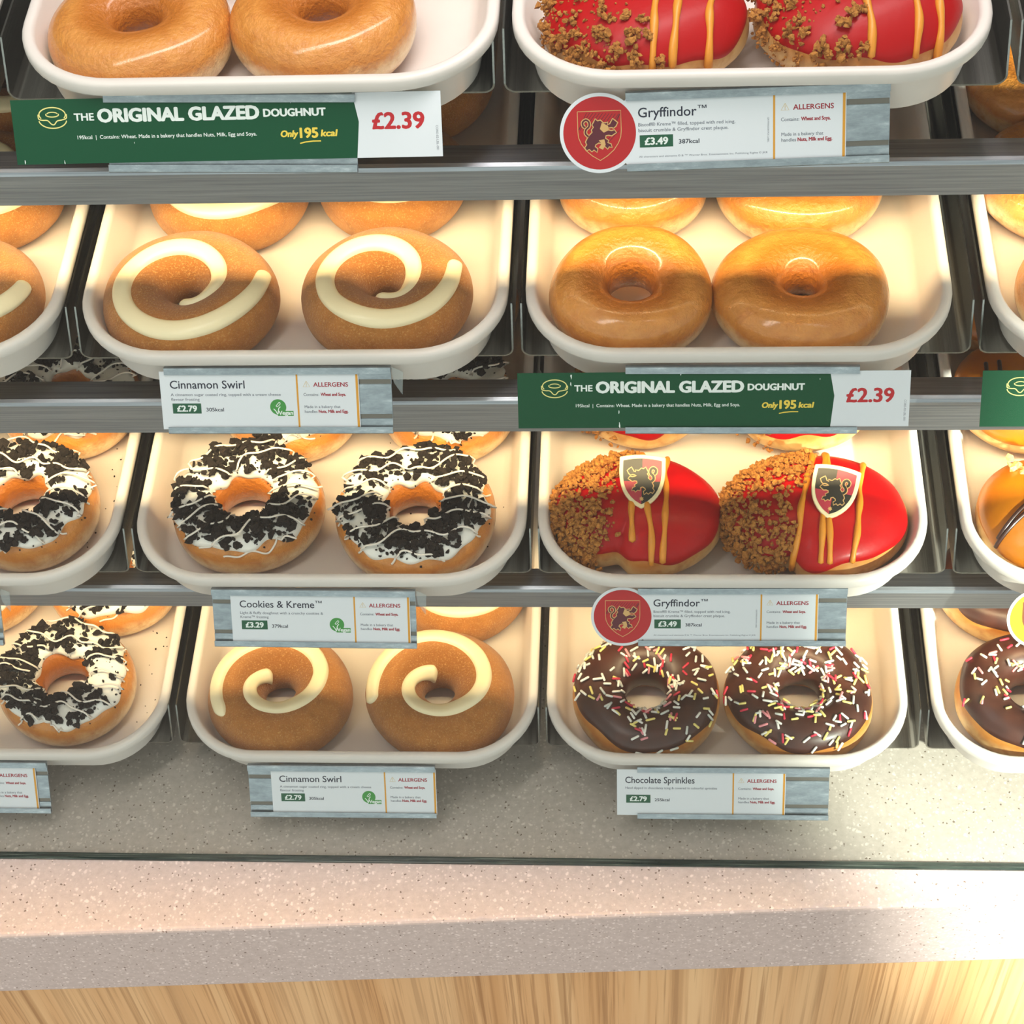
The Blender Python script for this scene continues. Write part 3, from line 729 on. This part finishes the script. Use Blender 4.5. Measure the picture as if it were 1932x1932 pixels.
# ---- third shelf
cookie(2, -.1811, .0330, .0478, 51, 'cookie crumb ring with drizzle trailing down its front, third shelf, left of two', dang=20)
cookie(2, -.0733, .0275, .0510, 52, 'widest cookie crumb ring with a full white icing skirt, third shelf left tray', dang=8, gaps=((165, 14), (100, 10)))
cookie(2, -.1623, .1215, .0463, 53, 'cookie crumb ring cut off by the rail above, third shelf tray, back left', dang=12, nch=200)
cookie(2, -.0578, .1190, .0446, 54, 'cookie crumb ring cut off by the rail above, third shelf tray, back right', dang=30, nch=200)
cookie(2, -.0620, .2120, .0460, 55, 'dim cookie crumb ring between the second pans and rail, right of the middle label', nch=160)
cookie(2, -.3239, .0340, .0470, 56, 'cookie crumb ring cut off by the left edge, front of the third shelf', dang=-12)
cookie(2, -.3126, .1240, .0470, 57, 'cookie crumb ring cut off by the left edge, behind another on the third shelf', dang=20, nch=200)
cookie(2, -.3270, .2180, .0470, 58, 'dim cookie crumb ring between the second pans and rail near the left edge', nch=180, dang=-8)
red(2, .0664, .0265, .0525, .0435, 61, 'red iced doughnut with an upright shield plaque, front left of the third shelf right tray', (rad(-112), .20, .22),
    [(-.0055, .040, -.0030, -.0310), (.0015, .040, .0080, -.0415), (.0175, .038, .0150, -.0400)], ((.0022, .0045, .0470), (rad(26), 0, rad(-2))), nfine=520, crumb_edge=-.0135)
red(2, .1757, .0250, .0570, .0450, 62, 'red iced doughnut with a tilted shield plaque, front right of the third shelf right tray', (rad(-118), .20, .22),
    [(-.0005, .040, -.0160, -.0390), (.0075, .040, .0000, -.0410), (.0085, .038, .0050, -.0410), (.0290, .030, .0195, -.0390)], ((.0085, -.0020, .0462), (rad(22), rad(2), rad(-13))), nfine=560, crumb_edge=-.0120)
red(2, .0684, .1290, .0440, .0420, 63, 'red iced doughnut cut off by the rail above, third shelf, back left', None, [(.003, .03, .004, -.036)], None, nfine=120)
red(2, .1694, .1265, .0490, .0430, 64, 'red iced doughnut cut off by the rail above, third shelf, back right', (rad(-150), .1, .3), [(.004, .03, .002, -.036), (.011, .03, .012, -.036)], None, nfine=120)
caramel(2, .3238, .0240, 71, 'caramel iced doughnut with a dark chocolate stripe, front right edge of the third shelf', [[(.028, .012), (.000, .008), (-.022, -.003), (-.040, -.021)], [(.034, .006), (.004, .003), (-.020, -.007), (-.041, -.024)]],
        [(-.026, .028, .006), (-.016, .026, .0042), (-.006, .022, .006), (-.004, .036, .005), (.004, .016, .004)])
caramel(2, .3202, .1270, 72, 'caramel iced doughnut cut off by the second rail at the right edge, behind another', [[(-.030, .010), (-.031, -.010), (-.031, -.024)], [(-.022, .010), (-.023, -.012), (-.022, -.032)]], [(.004, .010, .005)])
caramel(2, .3100, .2130, 73, 'dim caramel doughnut with pale crumbs below the second shelf pans, right edge', [], [(-.012, -.020, .0055), (.004, -.026, .005), (-.008, .004, .005), (.010, -.030, .004)], ((.030, -.012, .036), (rad(20), rad(10), rad(80))))
# ---- bottom shelf
cinnamon(3, -.1783, .0250, .0498, 81, 'cinnamon ring with a coiled cream swirl, front left of the bottom left tray', SW4, rz=rad(4))
cinnamon(3, -.0688, .0255, .0512, 82, 'cinnamon ring with a coiled cream swirl, front right of the bottom left tray', SW4B, rz=rad(-4))
cinnamon(3, -.0591, .1180, .0470, 83, 'cinnamon ring cut off by the third rail, back right of the bottom left tray', SW2B, rz=rad(-6))
cinnamon(3, -.1700, .1210, .0470, 84, 'cinnamon ring hidden behind the cookie label, back left of the bottom left tray', SW4, rz=rad(0))
bias1 = lambda th, ph: 1.0 if not (-2.8 < ((th + math.pi) % TAU - math.pi) < -1.9 and ph < 1.3) else .06
choc(3, .0719, .0240, .0500, 91, 'chocolate ring with bare icing at its lower left, front left of the bottom right tray', 215, bias1)
choc(3, .1739, .0255, .0500, 92, 'chocolate ring thickly covered in sprinkles, front right of the bottom right tray', 270)
choc(3, .0747, .1360, .0480, 93, 'chocolate ring mostly hidden by the lower crest label, back left of the bottom right tray', 24)
choc(3, .1740, .1340, .0480, 94, 'chocolate ring hidden by the lower crest label, back right of the bottom right tray', 24)
bias2 = lambda th, ph: (1.0 if 1.2 < ph < 2.7 else .12) * (1 if not -2.6 < ((th + math.pi) % TAU - math.pi) < -.3 else .35)
choc(3, .3270, .0265, .0480, 95, 'chocolate ring with few sprinkles, cut off by the right edge, bottom shelf front', 90, bias2)
choc(3, .3218, .1190, .0470, 96, 'chocolate ring cut off by the right edge, behind another below the third rail', 40)
cookie(3, -.3296, .0325, .0475, 97, 'cookie crumb ring near the left edge, front of the bottom shelf', dang=-10, gaps=((-5, 26), (60, 20)))
cookie(3, -.3117, .1225, .0470, 98, 'cookie crumb ring below the third rail, behind the front one near the left edge', dang=25, nch=220)
cookie(3, -.4090, .1230, .0470, 99, 'cookie crumb ring at the far left edge, back of the bottom shelf', nch=160)
r_ = random.Random(5); g_ = G()
for k_, x0, x1 in ((3, -.285, -.262), (2, -.10, -.012), (2, -.29, -.27), (3, -.36, -.27)):
    for _ in range(14): chunk(g_, (r_.uniform(x0, x1), YK[k_] + r_.uniform(.01, .11), ZD(k_) + .0004), r_.uniform(.0004, .0009), r_)
o = g_.done('cookie_crumbs', 'cookie_crumb'); o['kind'] = 'stuff'; tag(o, 'loose dark cookie crumbs scattered on the white trays', 'crumbs')

# ------------------------------------------------------------------ labels and holders
def _raw(body):
    cu = bpy.data.curves.new('t', 'FONT'); cu.body = body; cu.size = 1; cu.resolution_u = 3
    ob = bpy.data.objects.new('t', cu); me = bpy.data.meshes.new_from_object(ob)
    V = [tuple(v_.co[:2]) for v_ in me.vertices]; F = [tuple(q.vertices) for q in me.polygons]
    bpy.data.objects.remove(ob); bpy.data.curves.remove(cu); bpy.data.meshes.remove(me); return V, F
CAPH = max(y for _, y in _raw('H')[0])
mm = .001
def text(g_, body, x, y, cap, width=None, bold=0, z=.35, shear=0, vert=False):
    """x = left, y = baseline, millimetres from the card's top left corner (y down); cap = capital height"""
    V, F = _raw(body)
    if not V: return
    s_ = cap / CAPH; x0 = min(p[0] for p in V); x1 = max(p[0] for p in V); sx = s_ if width is None else width / (x1 - x0)
    offs = [(0, 0)] if not bold else [(bold * math.cos(TAU * i / 8), bold * .7 * math.sin(TAU * i / 8)) for i in range(8)]
    for i, (ox, oy) in enumerate(offs):
        Q = []
        for px, py in V:
            a, b = (px - x0) * sx + py * s_ * shear + ox, py * s_ + oy
            if vert: a, b = b, -a
            Q.append(((x + a) * mm, (-y + b) * mm, (z + i * .002) * mm))
        g_.add(Q, F)
def rect(g_, x0, y0, x1, y1, z): g_.flat([(x0 * mm, -y1 * mm), (x1 * mm, -y1 * mm), (x1 * mm, -y0 * mm), (x0 * mm, -y0 * mm)], z * mm)
def disc(cx, cy, r0, n=64): return [((cx + r0 * math.cos(TAU * i / n)) * mm, (-cy + r0 * math.sin(TAU * i / n)) * mm) for i in range(n)]
def stroke(g_, pts, w, z): strip2d(g_, [(x_ * mm, -y_ * mm) for x_, y_ in pts], w * mm, z * mm)

def frame(k, X, Yo, tilt, rot):
    t_, r_ = rad(tilt), rad(rot)
    dn = Vector((0, -math.sin(t_), -math.cos(t_))); rt = Vector((1, 0, 0))
    r2 = rt * math.cos(r_) + dn * math.sin(r_); d2 = dn * math.cos(r_) - rt * math.sin(r_); n_ = r2.cross(-d2)
    M_ = Matrix.Identity(4)
    for i in range(3): M_[i][0] = r2[i]; M_[i][1] = -d2[i]; M_[i][2] = n_[i]
    M_.translation = Vector((X, YK[k] + Yo, ZK[k] + .0215)); return M_
HW, HH = 126.0, 38.5
def holder(M_, label, W_=HW, clip=False):
    e = empty('label_holder', (0, 0, 0)); e.matrix_world = M_; tag(e, label, 'label holder', 'aluminium label holders')
    g_ = G(); h = W_ / 2 * mm
    prof = [(0, -.6), (0, 2.4), (-.5, 2.9), (-4.2, 2.9), (-4.2, 2.3), (-1.0, 2.3), (-1.0, .9), (-7.6, .9), (-7.6, .3), (-10.6, .3), (-10.6, .9), (-27.6, .9), (-27.6, .3), (-30.4, .3), (-30.4, .9), (-37.5, .9), (-37.5, 2.3), (-34.6, 2.3), (-34.6, 2.9), (-38.0, 2.9), (-38.5, 2.4), (-38.5, -.6)]
    g_.extrude_x([(a * mm, b * mm) for a, b in prof], -h, h)
    g_.done('channel', 'holder_aluminium', e)
    g2 = G()
    for a, b in ((-10.4, -7.8), (-30.2, -27.8)): g2.box(-h + .0002, h - .0002, a * mm, b * mm, .0003, .00036)
    g2.done('groove', 'groove_dark', e)
    # hook that hangs the holder on the pan edge
    Mi = M_.inverted(); o3 = M_.translation
    for sx in (-.04, .04):
        w = G().box(-.006, .006, 0, .027, -.0004, .0004).done('hook', 'holder_aluminium', e)
        a = M_ @ Vector((sx, -.0245, -.0006)); zt_ = a.z
        w.matrix_parent_inverse = Matrix.Identity(4); w.matrix_local = Mi @ Matrix.Translation(a)
    if clip:
        g3 = G().prism([(0, -.001), (.0065, -.004), (.0058, -.017), (.0012, -.010)], -.0012, -.0004); c_ = g3.done('clip', 'clear_plastic', e); c_.location = (h, 0, 0); c_['label'] = 'clear plastic end clip'
    return e
def lab_part(e, name, mat, fn, label=None):
    g_ = G(); fn(g_)
    if g_.F:
        o = g_.done(name, mat, e)
        if label: o['label'] = label
        return o
def small_card(M_, cx, label, title, tw, desc, price, kcal, vegan=False, crest=None, tx=5.6, left=0.0, texts=True):
    """cx = card's left edge in the holder frame, mm"""
    e = empty('price_label', (0, 0, 0)); e.matrix_world = M_ @ Matrix.Translation((cx * mm, -2.6 * mm, 1.25 * mm)); tag(e, label, 'price label', 'white price labels')
    Wc, Hc = 111.0, 33.4
    if crest:
        pl = []
        cxx, cyy, R1 = -7.2, 16.6, 19.3
        a0 = math.asin(14.9 / R1)
        pts = [(Wc, 0), (cxx + R1 * math.cos(a0) + 1.5, 0)] + [(cxx + R1 * math.cos(a), cyy - R1 * math.sin(a)) for a in np.linspace(a0, TAU - a0, 60)] + [(cxx + R1 * math.cos(a0) + 1.5, Hc), (Wc, Hc)]
        G().prism([(x_ * mm, -y_ * mm) for x_, y_ in pts], 0, .4 * mm).done('card', 'card_white', e)
        mt = 'ink_crest_red' if crest == 'red' else 'ink_crest_yellow'
        lab_part(e, 'crest_disc', mt, lambda g_: g_.flat(disc(cxx, cyy, 17.6), .43 * mm))
        sh = [(-10.5, -10.6), (10.5, -10.6), (10.5, -1), (10.2, 2), (9, 5), (6.8, 8.2), (3.6, 11), (0, 13.2), (-3.6, 11), (-6.8, 8.2), (-9, 5), (-10.2, 2), (-10.5, -1), (-10.5, -10.6)]
        shp = [(cxx + a, cyy + b) for a, b in sh]
        if crest == 'red':
            def shade(g_):
                g_.flat([(x_ * mm, -y_ * mm) for x_, y_ in [(cxx - 10.4, cyy - 10.5), (cxx + 10.4, cyy - 10.5), (cxx + 10.4, cyy - 1), (cxx, cyy + 4), (cxx - 9.6, cyy + 4), (cxx - 10.4, cyy)]], .45 * mm)
            def hatch(g_):
                for i in range(13):
                    x_ = cxx - 9.5 + i * 1.55; stroke(g_, [(x_ - 3.0 if x_ - 3 > cxx - 10 else cxx - 10, cyy - 2 + i * .15), (min(x_ + 3.5, cxx + 10), cyy - 10 + i * .1)], .28, .46)
                for i in range(7):
                    x_ = cxx - 5 + i * 1.9; stroke(g_, [(x_ - 2.5, cyy + 6 - abs(i - 3) * .4), (x_ + 3.2, cyy - 1)], .28, .46)
            lab_part(e, 'crest_hatching', 'ink_maroon', hatch)
            lab_part(e, 'crest_outline', 'ink_gold', lambda g_: stroke(g_, shp, .35, .47))
            L_ = [(x_ * mm, y_ * mm) for x_, y_ in lion_at(LION, cxx + .2, -cyy - .5, 17.5, True)]
            T_ = [(x_ * mm, y_ * mm) for x_, y_ in lion_at(TAIL, cxx + .2, -cyy - .5, 17.5, True)]
            def lo(g_): g_.flat(offset(L_, .42 * mm), .50 * mm); strip2d(g_, curve2d(T_), 1.7 * mm, .50 * mm)
            def li(g_): g_.flat(offset(L_, -.12 * mm), .52 * mm); strip2d(g_, curve2d(T_), .8 * mm, .52 * mm)
            lab_part(e, 'lion_outline', 'ink_gold', lo); lab_part(e, 'lion_emblem', 'ink_maroon', li)
            lab_part(e, 'lion_chest', 'ink_gold', lambda g_: [g_.flat([(cxx * mm + a * mm, -cyy * mm + b * mm) for a, b in q], .54 * mm) for q in ([(1.2, 5), (4.2, 3.4), (4.4, 1.2), (2, .2), (.2, 2)], [(-.5, -3.4), (2.2, -3.0), (2.8, -5.6), (1.4, -8), (-.6, -7), (.8, -5.2)])])
        else:
            def yb(g_): g_.flat([(x_ * mm, -y_ * mm) for x_, y_ in shp[:-1]], .45 * mm)
            lab_part(e, 'crest_shield', 'ink_crest_brown', yb)
    else:
        G().box(left * mm, Wc * mm, -Hc * mm, 0, 0, .4 * mm).done('card', 'card_white', e)
    ox = tx - 5.6
    if title:
        lab_part(e, 'title_text', 'ink_dark', lambda g_: text(g_, title, tx, 9.8, 4.5, tw, .07, .43))
        def tmk(g_):
            if crest == 'red' or 'Kreme' in title: text(g_, '™', tx + tw + .6, 7.6, 2.5, 4.2, .03, .43)
        lab_part(e, 'trademark_text', 'ink_dark', tmk)
        def ds(g_):
            for i, (s_, w_) in enumerate(desc): text(g_, s_, tx, 14.1 + 2.75 * i, 1.6, w_, .02, .43)
        lab_part(e, 'description_text', 'ink_grey', ds)
        lab_part(e, 'price_box', 'ink_green', lambda g_: rect(g_, tx + .5, 18.4, tx + 16.6, 24.3, .43))
        lab_part(e, 'price_text', 'ink_white', lambda g_: text(g_, price, tx + 3.1, 23.0, 3.3, 10.9, .22, .46))
        lab_part(e, 'calorie_text', 'ink_dark', lambda g_: text(g_, kcal, tx + 19.4, 23.0, 2.0, 9.8, .06, .43))
        if crest == 'red':
            def legal(g_): text(g_, 'All characters and elements © & ™ Warner Bros. Entertainment Inc. Publishing Rights © JKR', tx, 29.2, .9, 62, 0, .43); text(g_, 'GRYFFINDOR POS LABEL', 73.5, 12, .8, 12, 0, .43, 0, True)
            lab_part(e, 'small_print', 'ink_grey', legal)
    if vegan:
        vx, vy = 65.4, 20.6
        lab_part(e, 'vegan_badge', 'ink_leaf_green', lambda g_: (g_.flat(disc(vx, vy, 4.5), .43 * mm), rect(g_, vx - .5, vy + 2.2, vx + 8.4, vy + 5.2, .431)))
        def vg(g_):
            stroke(g_, curve2d([(vx - 1.2, vy - .6), (vx + .6, vy - 2.6), (vx + 1.2, vy - 1.8), (vx - .4, vy - .2), (vx - 1.2, vy - .6)]), .35, .45)
            stroke(g_, curve2d([(vx - 2.6, vy + 1), (vx - 1.4, vy + 2.4), (vx - .4, vy + 4.0), (vx + .2, vy + 1.0), (vx + 1.2, vy - .2)]), .5, .45)
            text(g_, 'Vegan', vx + .1, vy + 4.5, 2.3, 7.9, .12, .45)
        lab_part(e, 'vegan_text', 'ink_white', vg)
    if texts:
        lab_part(e, 'divider_line', 'ink_orange', lambda g_: (rect(g_, 76.2, .2, 77.2, 33.2, .43), rect(g_, 109.3, .2, 110.6, 33.2, .43)))
        def tri(g_):
            stroke(g_, [(81.9, 5.8), (83.8, 9.0), (80.0, 9.0), (81.9, 5.8)], .35, .43); stroke(g_, [(81.9, 6.8), (81.9, 8.1)], .35, .43); rect(g_, 81.7, 8.3, 82.1, 8.7, .43)
        lab_part(e, 'warning_symbol', 'ink_tan', tri)
        lab_part(e, 'allergen_text', 'ink_red', lambda g_: (text(g_, 'ALLERGENS', 85.8, 8.9, 2.4, 19.2, .09, .43), text(g_, 'Wheat and Soya.', 89.6, 14.2, 1.7, 13.9, .10, .43), text(g_, 'Nuts, Milk and Egg.', 88.0, 24.0, 1.7, 16.4, .10, .43)))
        lab_part(e, 'allergen_note', 'ink_grey', lambda g_: (text(g_, 'Contains:', 80.0, 14.2, 1.6, 8.6, .02, .43), text(g_, 'Made in a bakery that', 80.2, 21.3, 1.6, 20, .02, .43), text(g_, 'handles', 80.2, 24.0, 1.6, 7.0, .02, .43)))
    return e
def green_sign(M_, cx, cy, rot, label, worn=()):
    e = empty('green_sign', (0, 0, 0)); e.matrix_world = M_ @ Matrix.Translation((cx * mm, -cy * mm, 1.25 * mm)) @ Matrix.Rotation(rad(rot), 4, 'Z'); tag(e, label, 'price sign', 'green price signs')
    Wc, Hc = 212.5, 31.6
    G().box(0, Wc * mm, -Hc * mm, 0, 0, .4 * mm).done('card', 'card_green', e)
    lab_part(e, 'price_panel', 'card_white', lambda g_: g_.flat([(x_ * mm, -y_ * mm) for x_, y_ in [(169.3, 0), (172.0, 14), (170.3, Hc), (Wc, Hc), (Wc, 0)]][::1], .42 * mm))
    def icon(g_):
        cx_, cy_ = 20.3, 8.6
        el = lambda rx, ry, a0, a1, dy=0: [(cx_ + rx * math.cos(rad(a)), cy_ + dy - ry * math.sin(rad(a))) for a in np.linspace(a0, a1, 30)]
        stroke(g_, el(6.6, 3.5, -30, 210, -1.2), .55, .43); stroke(g_, el(3.2, 1.1, -200, 20, -1.2), .5, .43); stroke(g_, el(2.6, .9, 0, 180, -1.5), .45, .43)
        stroke(g_, curve2d([(cx_ - 7.1, cy_ - 1.4), (cx_ - 6.9, cy_ + .8), (cx_ - 5, cy_ + 1.4), (cx_ - 2.6, cy_ + 1.6), (cx_ - .8, cy_ + 3.4), (cx_ + .6, cy_ + 3.6), (cx_ + 2.2, cy_ + 1.9), (cx_ + 4.6, cy_ + 1.4), (cx_ + 6.9, cy_ + .6), (cx_ + 7.1, cy_ - 1.4)]), .55, .43)
        stroke(g_, el(7.0, 4.2, 188, 352, 1.2), .55, .43)
    lab_part(e, 'doughnut_logo', 'ink_pale_yellow', icon)
    lab_part(e, 'title_text', 'ink_white', lambda g_: (text(g_, 'THE', 31.2, 10.5, 3.4, 9.7, .16, .43), text(g_, 'ORIGINAL GLAZED', 43.2, 11.4, 6.1, 79.6, .52, .43), text(g_, 'DOUGHNUT', 125.4, 10.5, 3.5, 30.4, .26, .43)))
    lab_part(e, 'info_text', 'ink_white', lambda g_: (text(g_, '195kcal  |  Contains: Wheat. Made in a bakery that handles Nuts, Milk, Egg and Soya.', 31.8, 19.6, 1.75, 89.4, .03, .43)))
    def ony(g_):
        text(g_, 'Only', 133.0, 20.6, 3.0, 8.3, .22, .43, .18); text(g_, '195', 142.8, 21.1, 4.6, 8.6, .30, .43); text(g_, 'kcal', 153.0, 20.6, 3.0, 7.6, .22, .43, .18)
        stroke(g_, [(142.4, 23.9), (145, 23.3), (149, 22.9), (152.8, 22.9)], .6, .43)
    lab_part(e, 'calorie_text', 'ink_yellow', ony)
    lab_part(e, 'price_text', 'ink_price_red', lambda g_: text(g_, '£2.39', 178.8, 17.6, 7.6, 25.0, .42, .44))
    lab_part(e, 'code_text', 'ink_grey', lambda g_: text(g_, 'CORE-02-LBL-001', 209.6, 16.5, 1.1, 12, 0, .44, 0, True))
    def wr(g_):
        r_ = random.Random(3)
        for (x_, y_, s_) in worn:
            pts = [((x_ + s_ * r_.uniform(.3, 1) * math.cos(TAU * i / 9) * .45) * mm, -(y_ + s_ * 1.8 * r_.uniform(.3, 1) * math.sin(TAU * i / 9)) * mm) for i in range(9)]
            g_.flat(pts, .435 * mm)
    lab_part(e, 'worn_spot', 'ink_white', wr, 'white scuffs on the print')
    return e

D_CIN = [('A cinnamon sugar coated ring, topped with a cream cheese', 61.7), ('flavour frosting', 16)]
D_COO = [('Light & fluffy doughnut with a crunchy cookies &', 51.5), ('Kreme™ frosting', 17.5)]
D_GRY = [('Biscoff® Kreme™ filled, topped with red icing,', 46.5), ('biscuit crumble & Gryffindor crest plaque.', 43.2)]
D_CHO = [('Hand dipped in chocolatey icing & covered in colourful sprinkles', 60.5)]
M_ = frame(0, -.1333, -.0231, 31.8, .78); holder(M_, 'aluminium holder gripping the upper green sign under the top left tray', 124)
green_sign(M_, -108.8, 3.3, 1.2, 'green and white glazed doughnut sign under the top left tray', [(139, 3.2, 1.0), (60, 22, .35), (4, 30.6, .8), (24, 30.9, .7)])
M_ = frame(0, .1226, -.0242, 31.6, -1.38); holder(M_, 'aluminium holder of the label under the top right tray, bare at its right end')
small_card(M_, -68.7, 'red crested price label under the top right tray', 'Gryffindor', 28.0, D_GRY, '£3.49', '387kcal', crest='red', tx=11.6)
M_ = frame(1, -.1325, -.0261, 31.8, .10); holder(M_, 'aluminium holder of the swirl label on the second shelf', clip=True)
small_card(M_, -66.0, 'white swirl doughnut label under the second shelf left tray', 'Cinnamon Swirl', 41.8, D_CIN, '£2.79', '305kcal', vegan=True)
M_ = frame(1, .1221, -.0274, 31.3, .20); holder(M_, 'aluminium holder gripping the lower green sign under the second shelf right tray')
green_sign(M_, -122.0, 4.0, .35, 'scuffed green and white glazed doughnut sign under the second shelf right tray', [(29.5, 2.2, 1.3), (29.2, 6.6, .9), (55.3, 22.8, .8), (55.6, 30.2, 1.2), (89, 1.3, .8), (164, 4.5, .4)])
M_ = frame(1, .3755, -.0265, 31.5, .0); holder(M_, 'aluminium holder beyond the right edge gripping the cut off green sign')
green_sign(M_, -124.6, 4.2, 0, 'sunlit green sign cut off by the right edge of the photo', [(42, 27, .6)])
M_ = frame(2, -.1327, -.0276, 33.2, .48); holder(M_, 'aluminium holder of the cookie label on the third shelf, bare at its left end', clip=True)
small_card(M_, -51.5, 'white cookie doughnut label under the third shelf left tray', 'Cookies & Kreme', 46.2, D_COO, '£3.29', '379kcal', vegan=True)
M_ = frame(2, .1290, -.0254, 32.7, -.20); holder(M_, 'aluminium holder of the crested label on the third shelf')
small_card(M_, -65.2, 'red crested price label under the third shelf right tray', 'Gryffindor', 28.0, D_GRY, '£3.49', '387kcal', crest='red', tx=11.6)
M_ = frame(2, .3870, -.0260, 33, 0); holder(M_, 'aluminium holder beyond the right edge behind the yellow disc')
small_card(M_, -73.0, 'yellow crested label cut off by the right edge of the photo', '', 1, [], '', '', crest='yellow', texts=False)
M_ = frame(2, -.3930, -.0270, 33, 0); holder(M_, 'aluminium holder end at the left edge, third shelf', clip=True)
M_ = frame(3, -.1316, -.0283, 33.7, -.07); holder(M_, 'aluminium holder of the swirl label on the bottom shelf, bare at its left end')
small_card(M_, -47.6, 'white swirl doughnut label under the bottom left tray', 'Cinnamon Swirl', 41.8, D_CIN, '£2.79', '305kcal', vegan=True)
M_ = frame(3, .1287, -.0268, 33.8, -.07); holder(M_, 'aluminium holder of the sprinkle label on the bottom shelf, bare at its right end')
small_card(M_, -76.5, 'white chocolate sprinkle doughnut label under the bottom right tray', 'Chocolate Sprinkles', 45.6, D_CHO, '£2.79', '255kcal')
M_ = frame(3, -.3950, -.0275, 33.7, 0); holder(M_, 'aluminium holder at the left edge of the bottom shelf')
small_card(M_, -56.0, 'white label cut off by the left edge, showing only its allergen panel', '', 1, [], '', '')
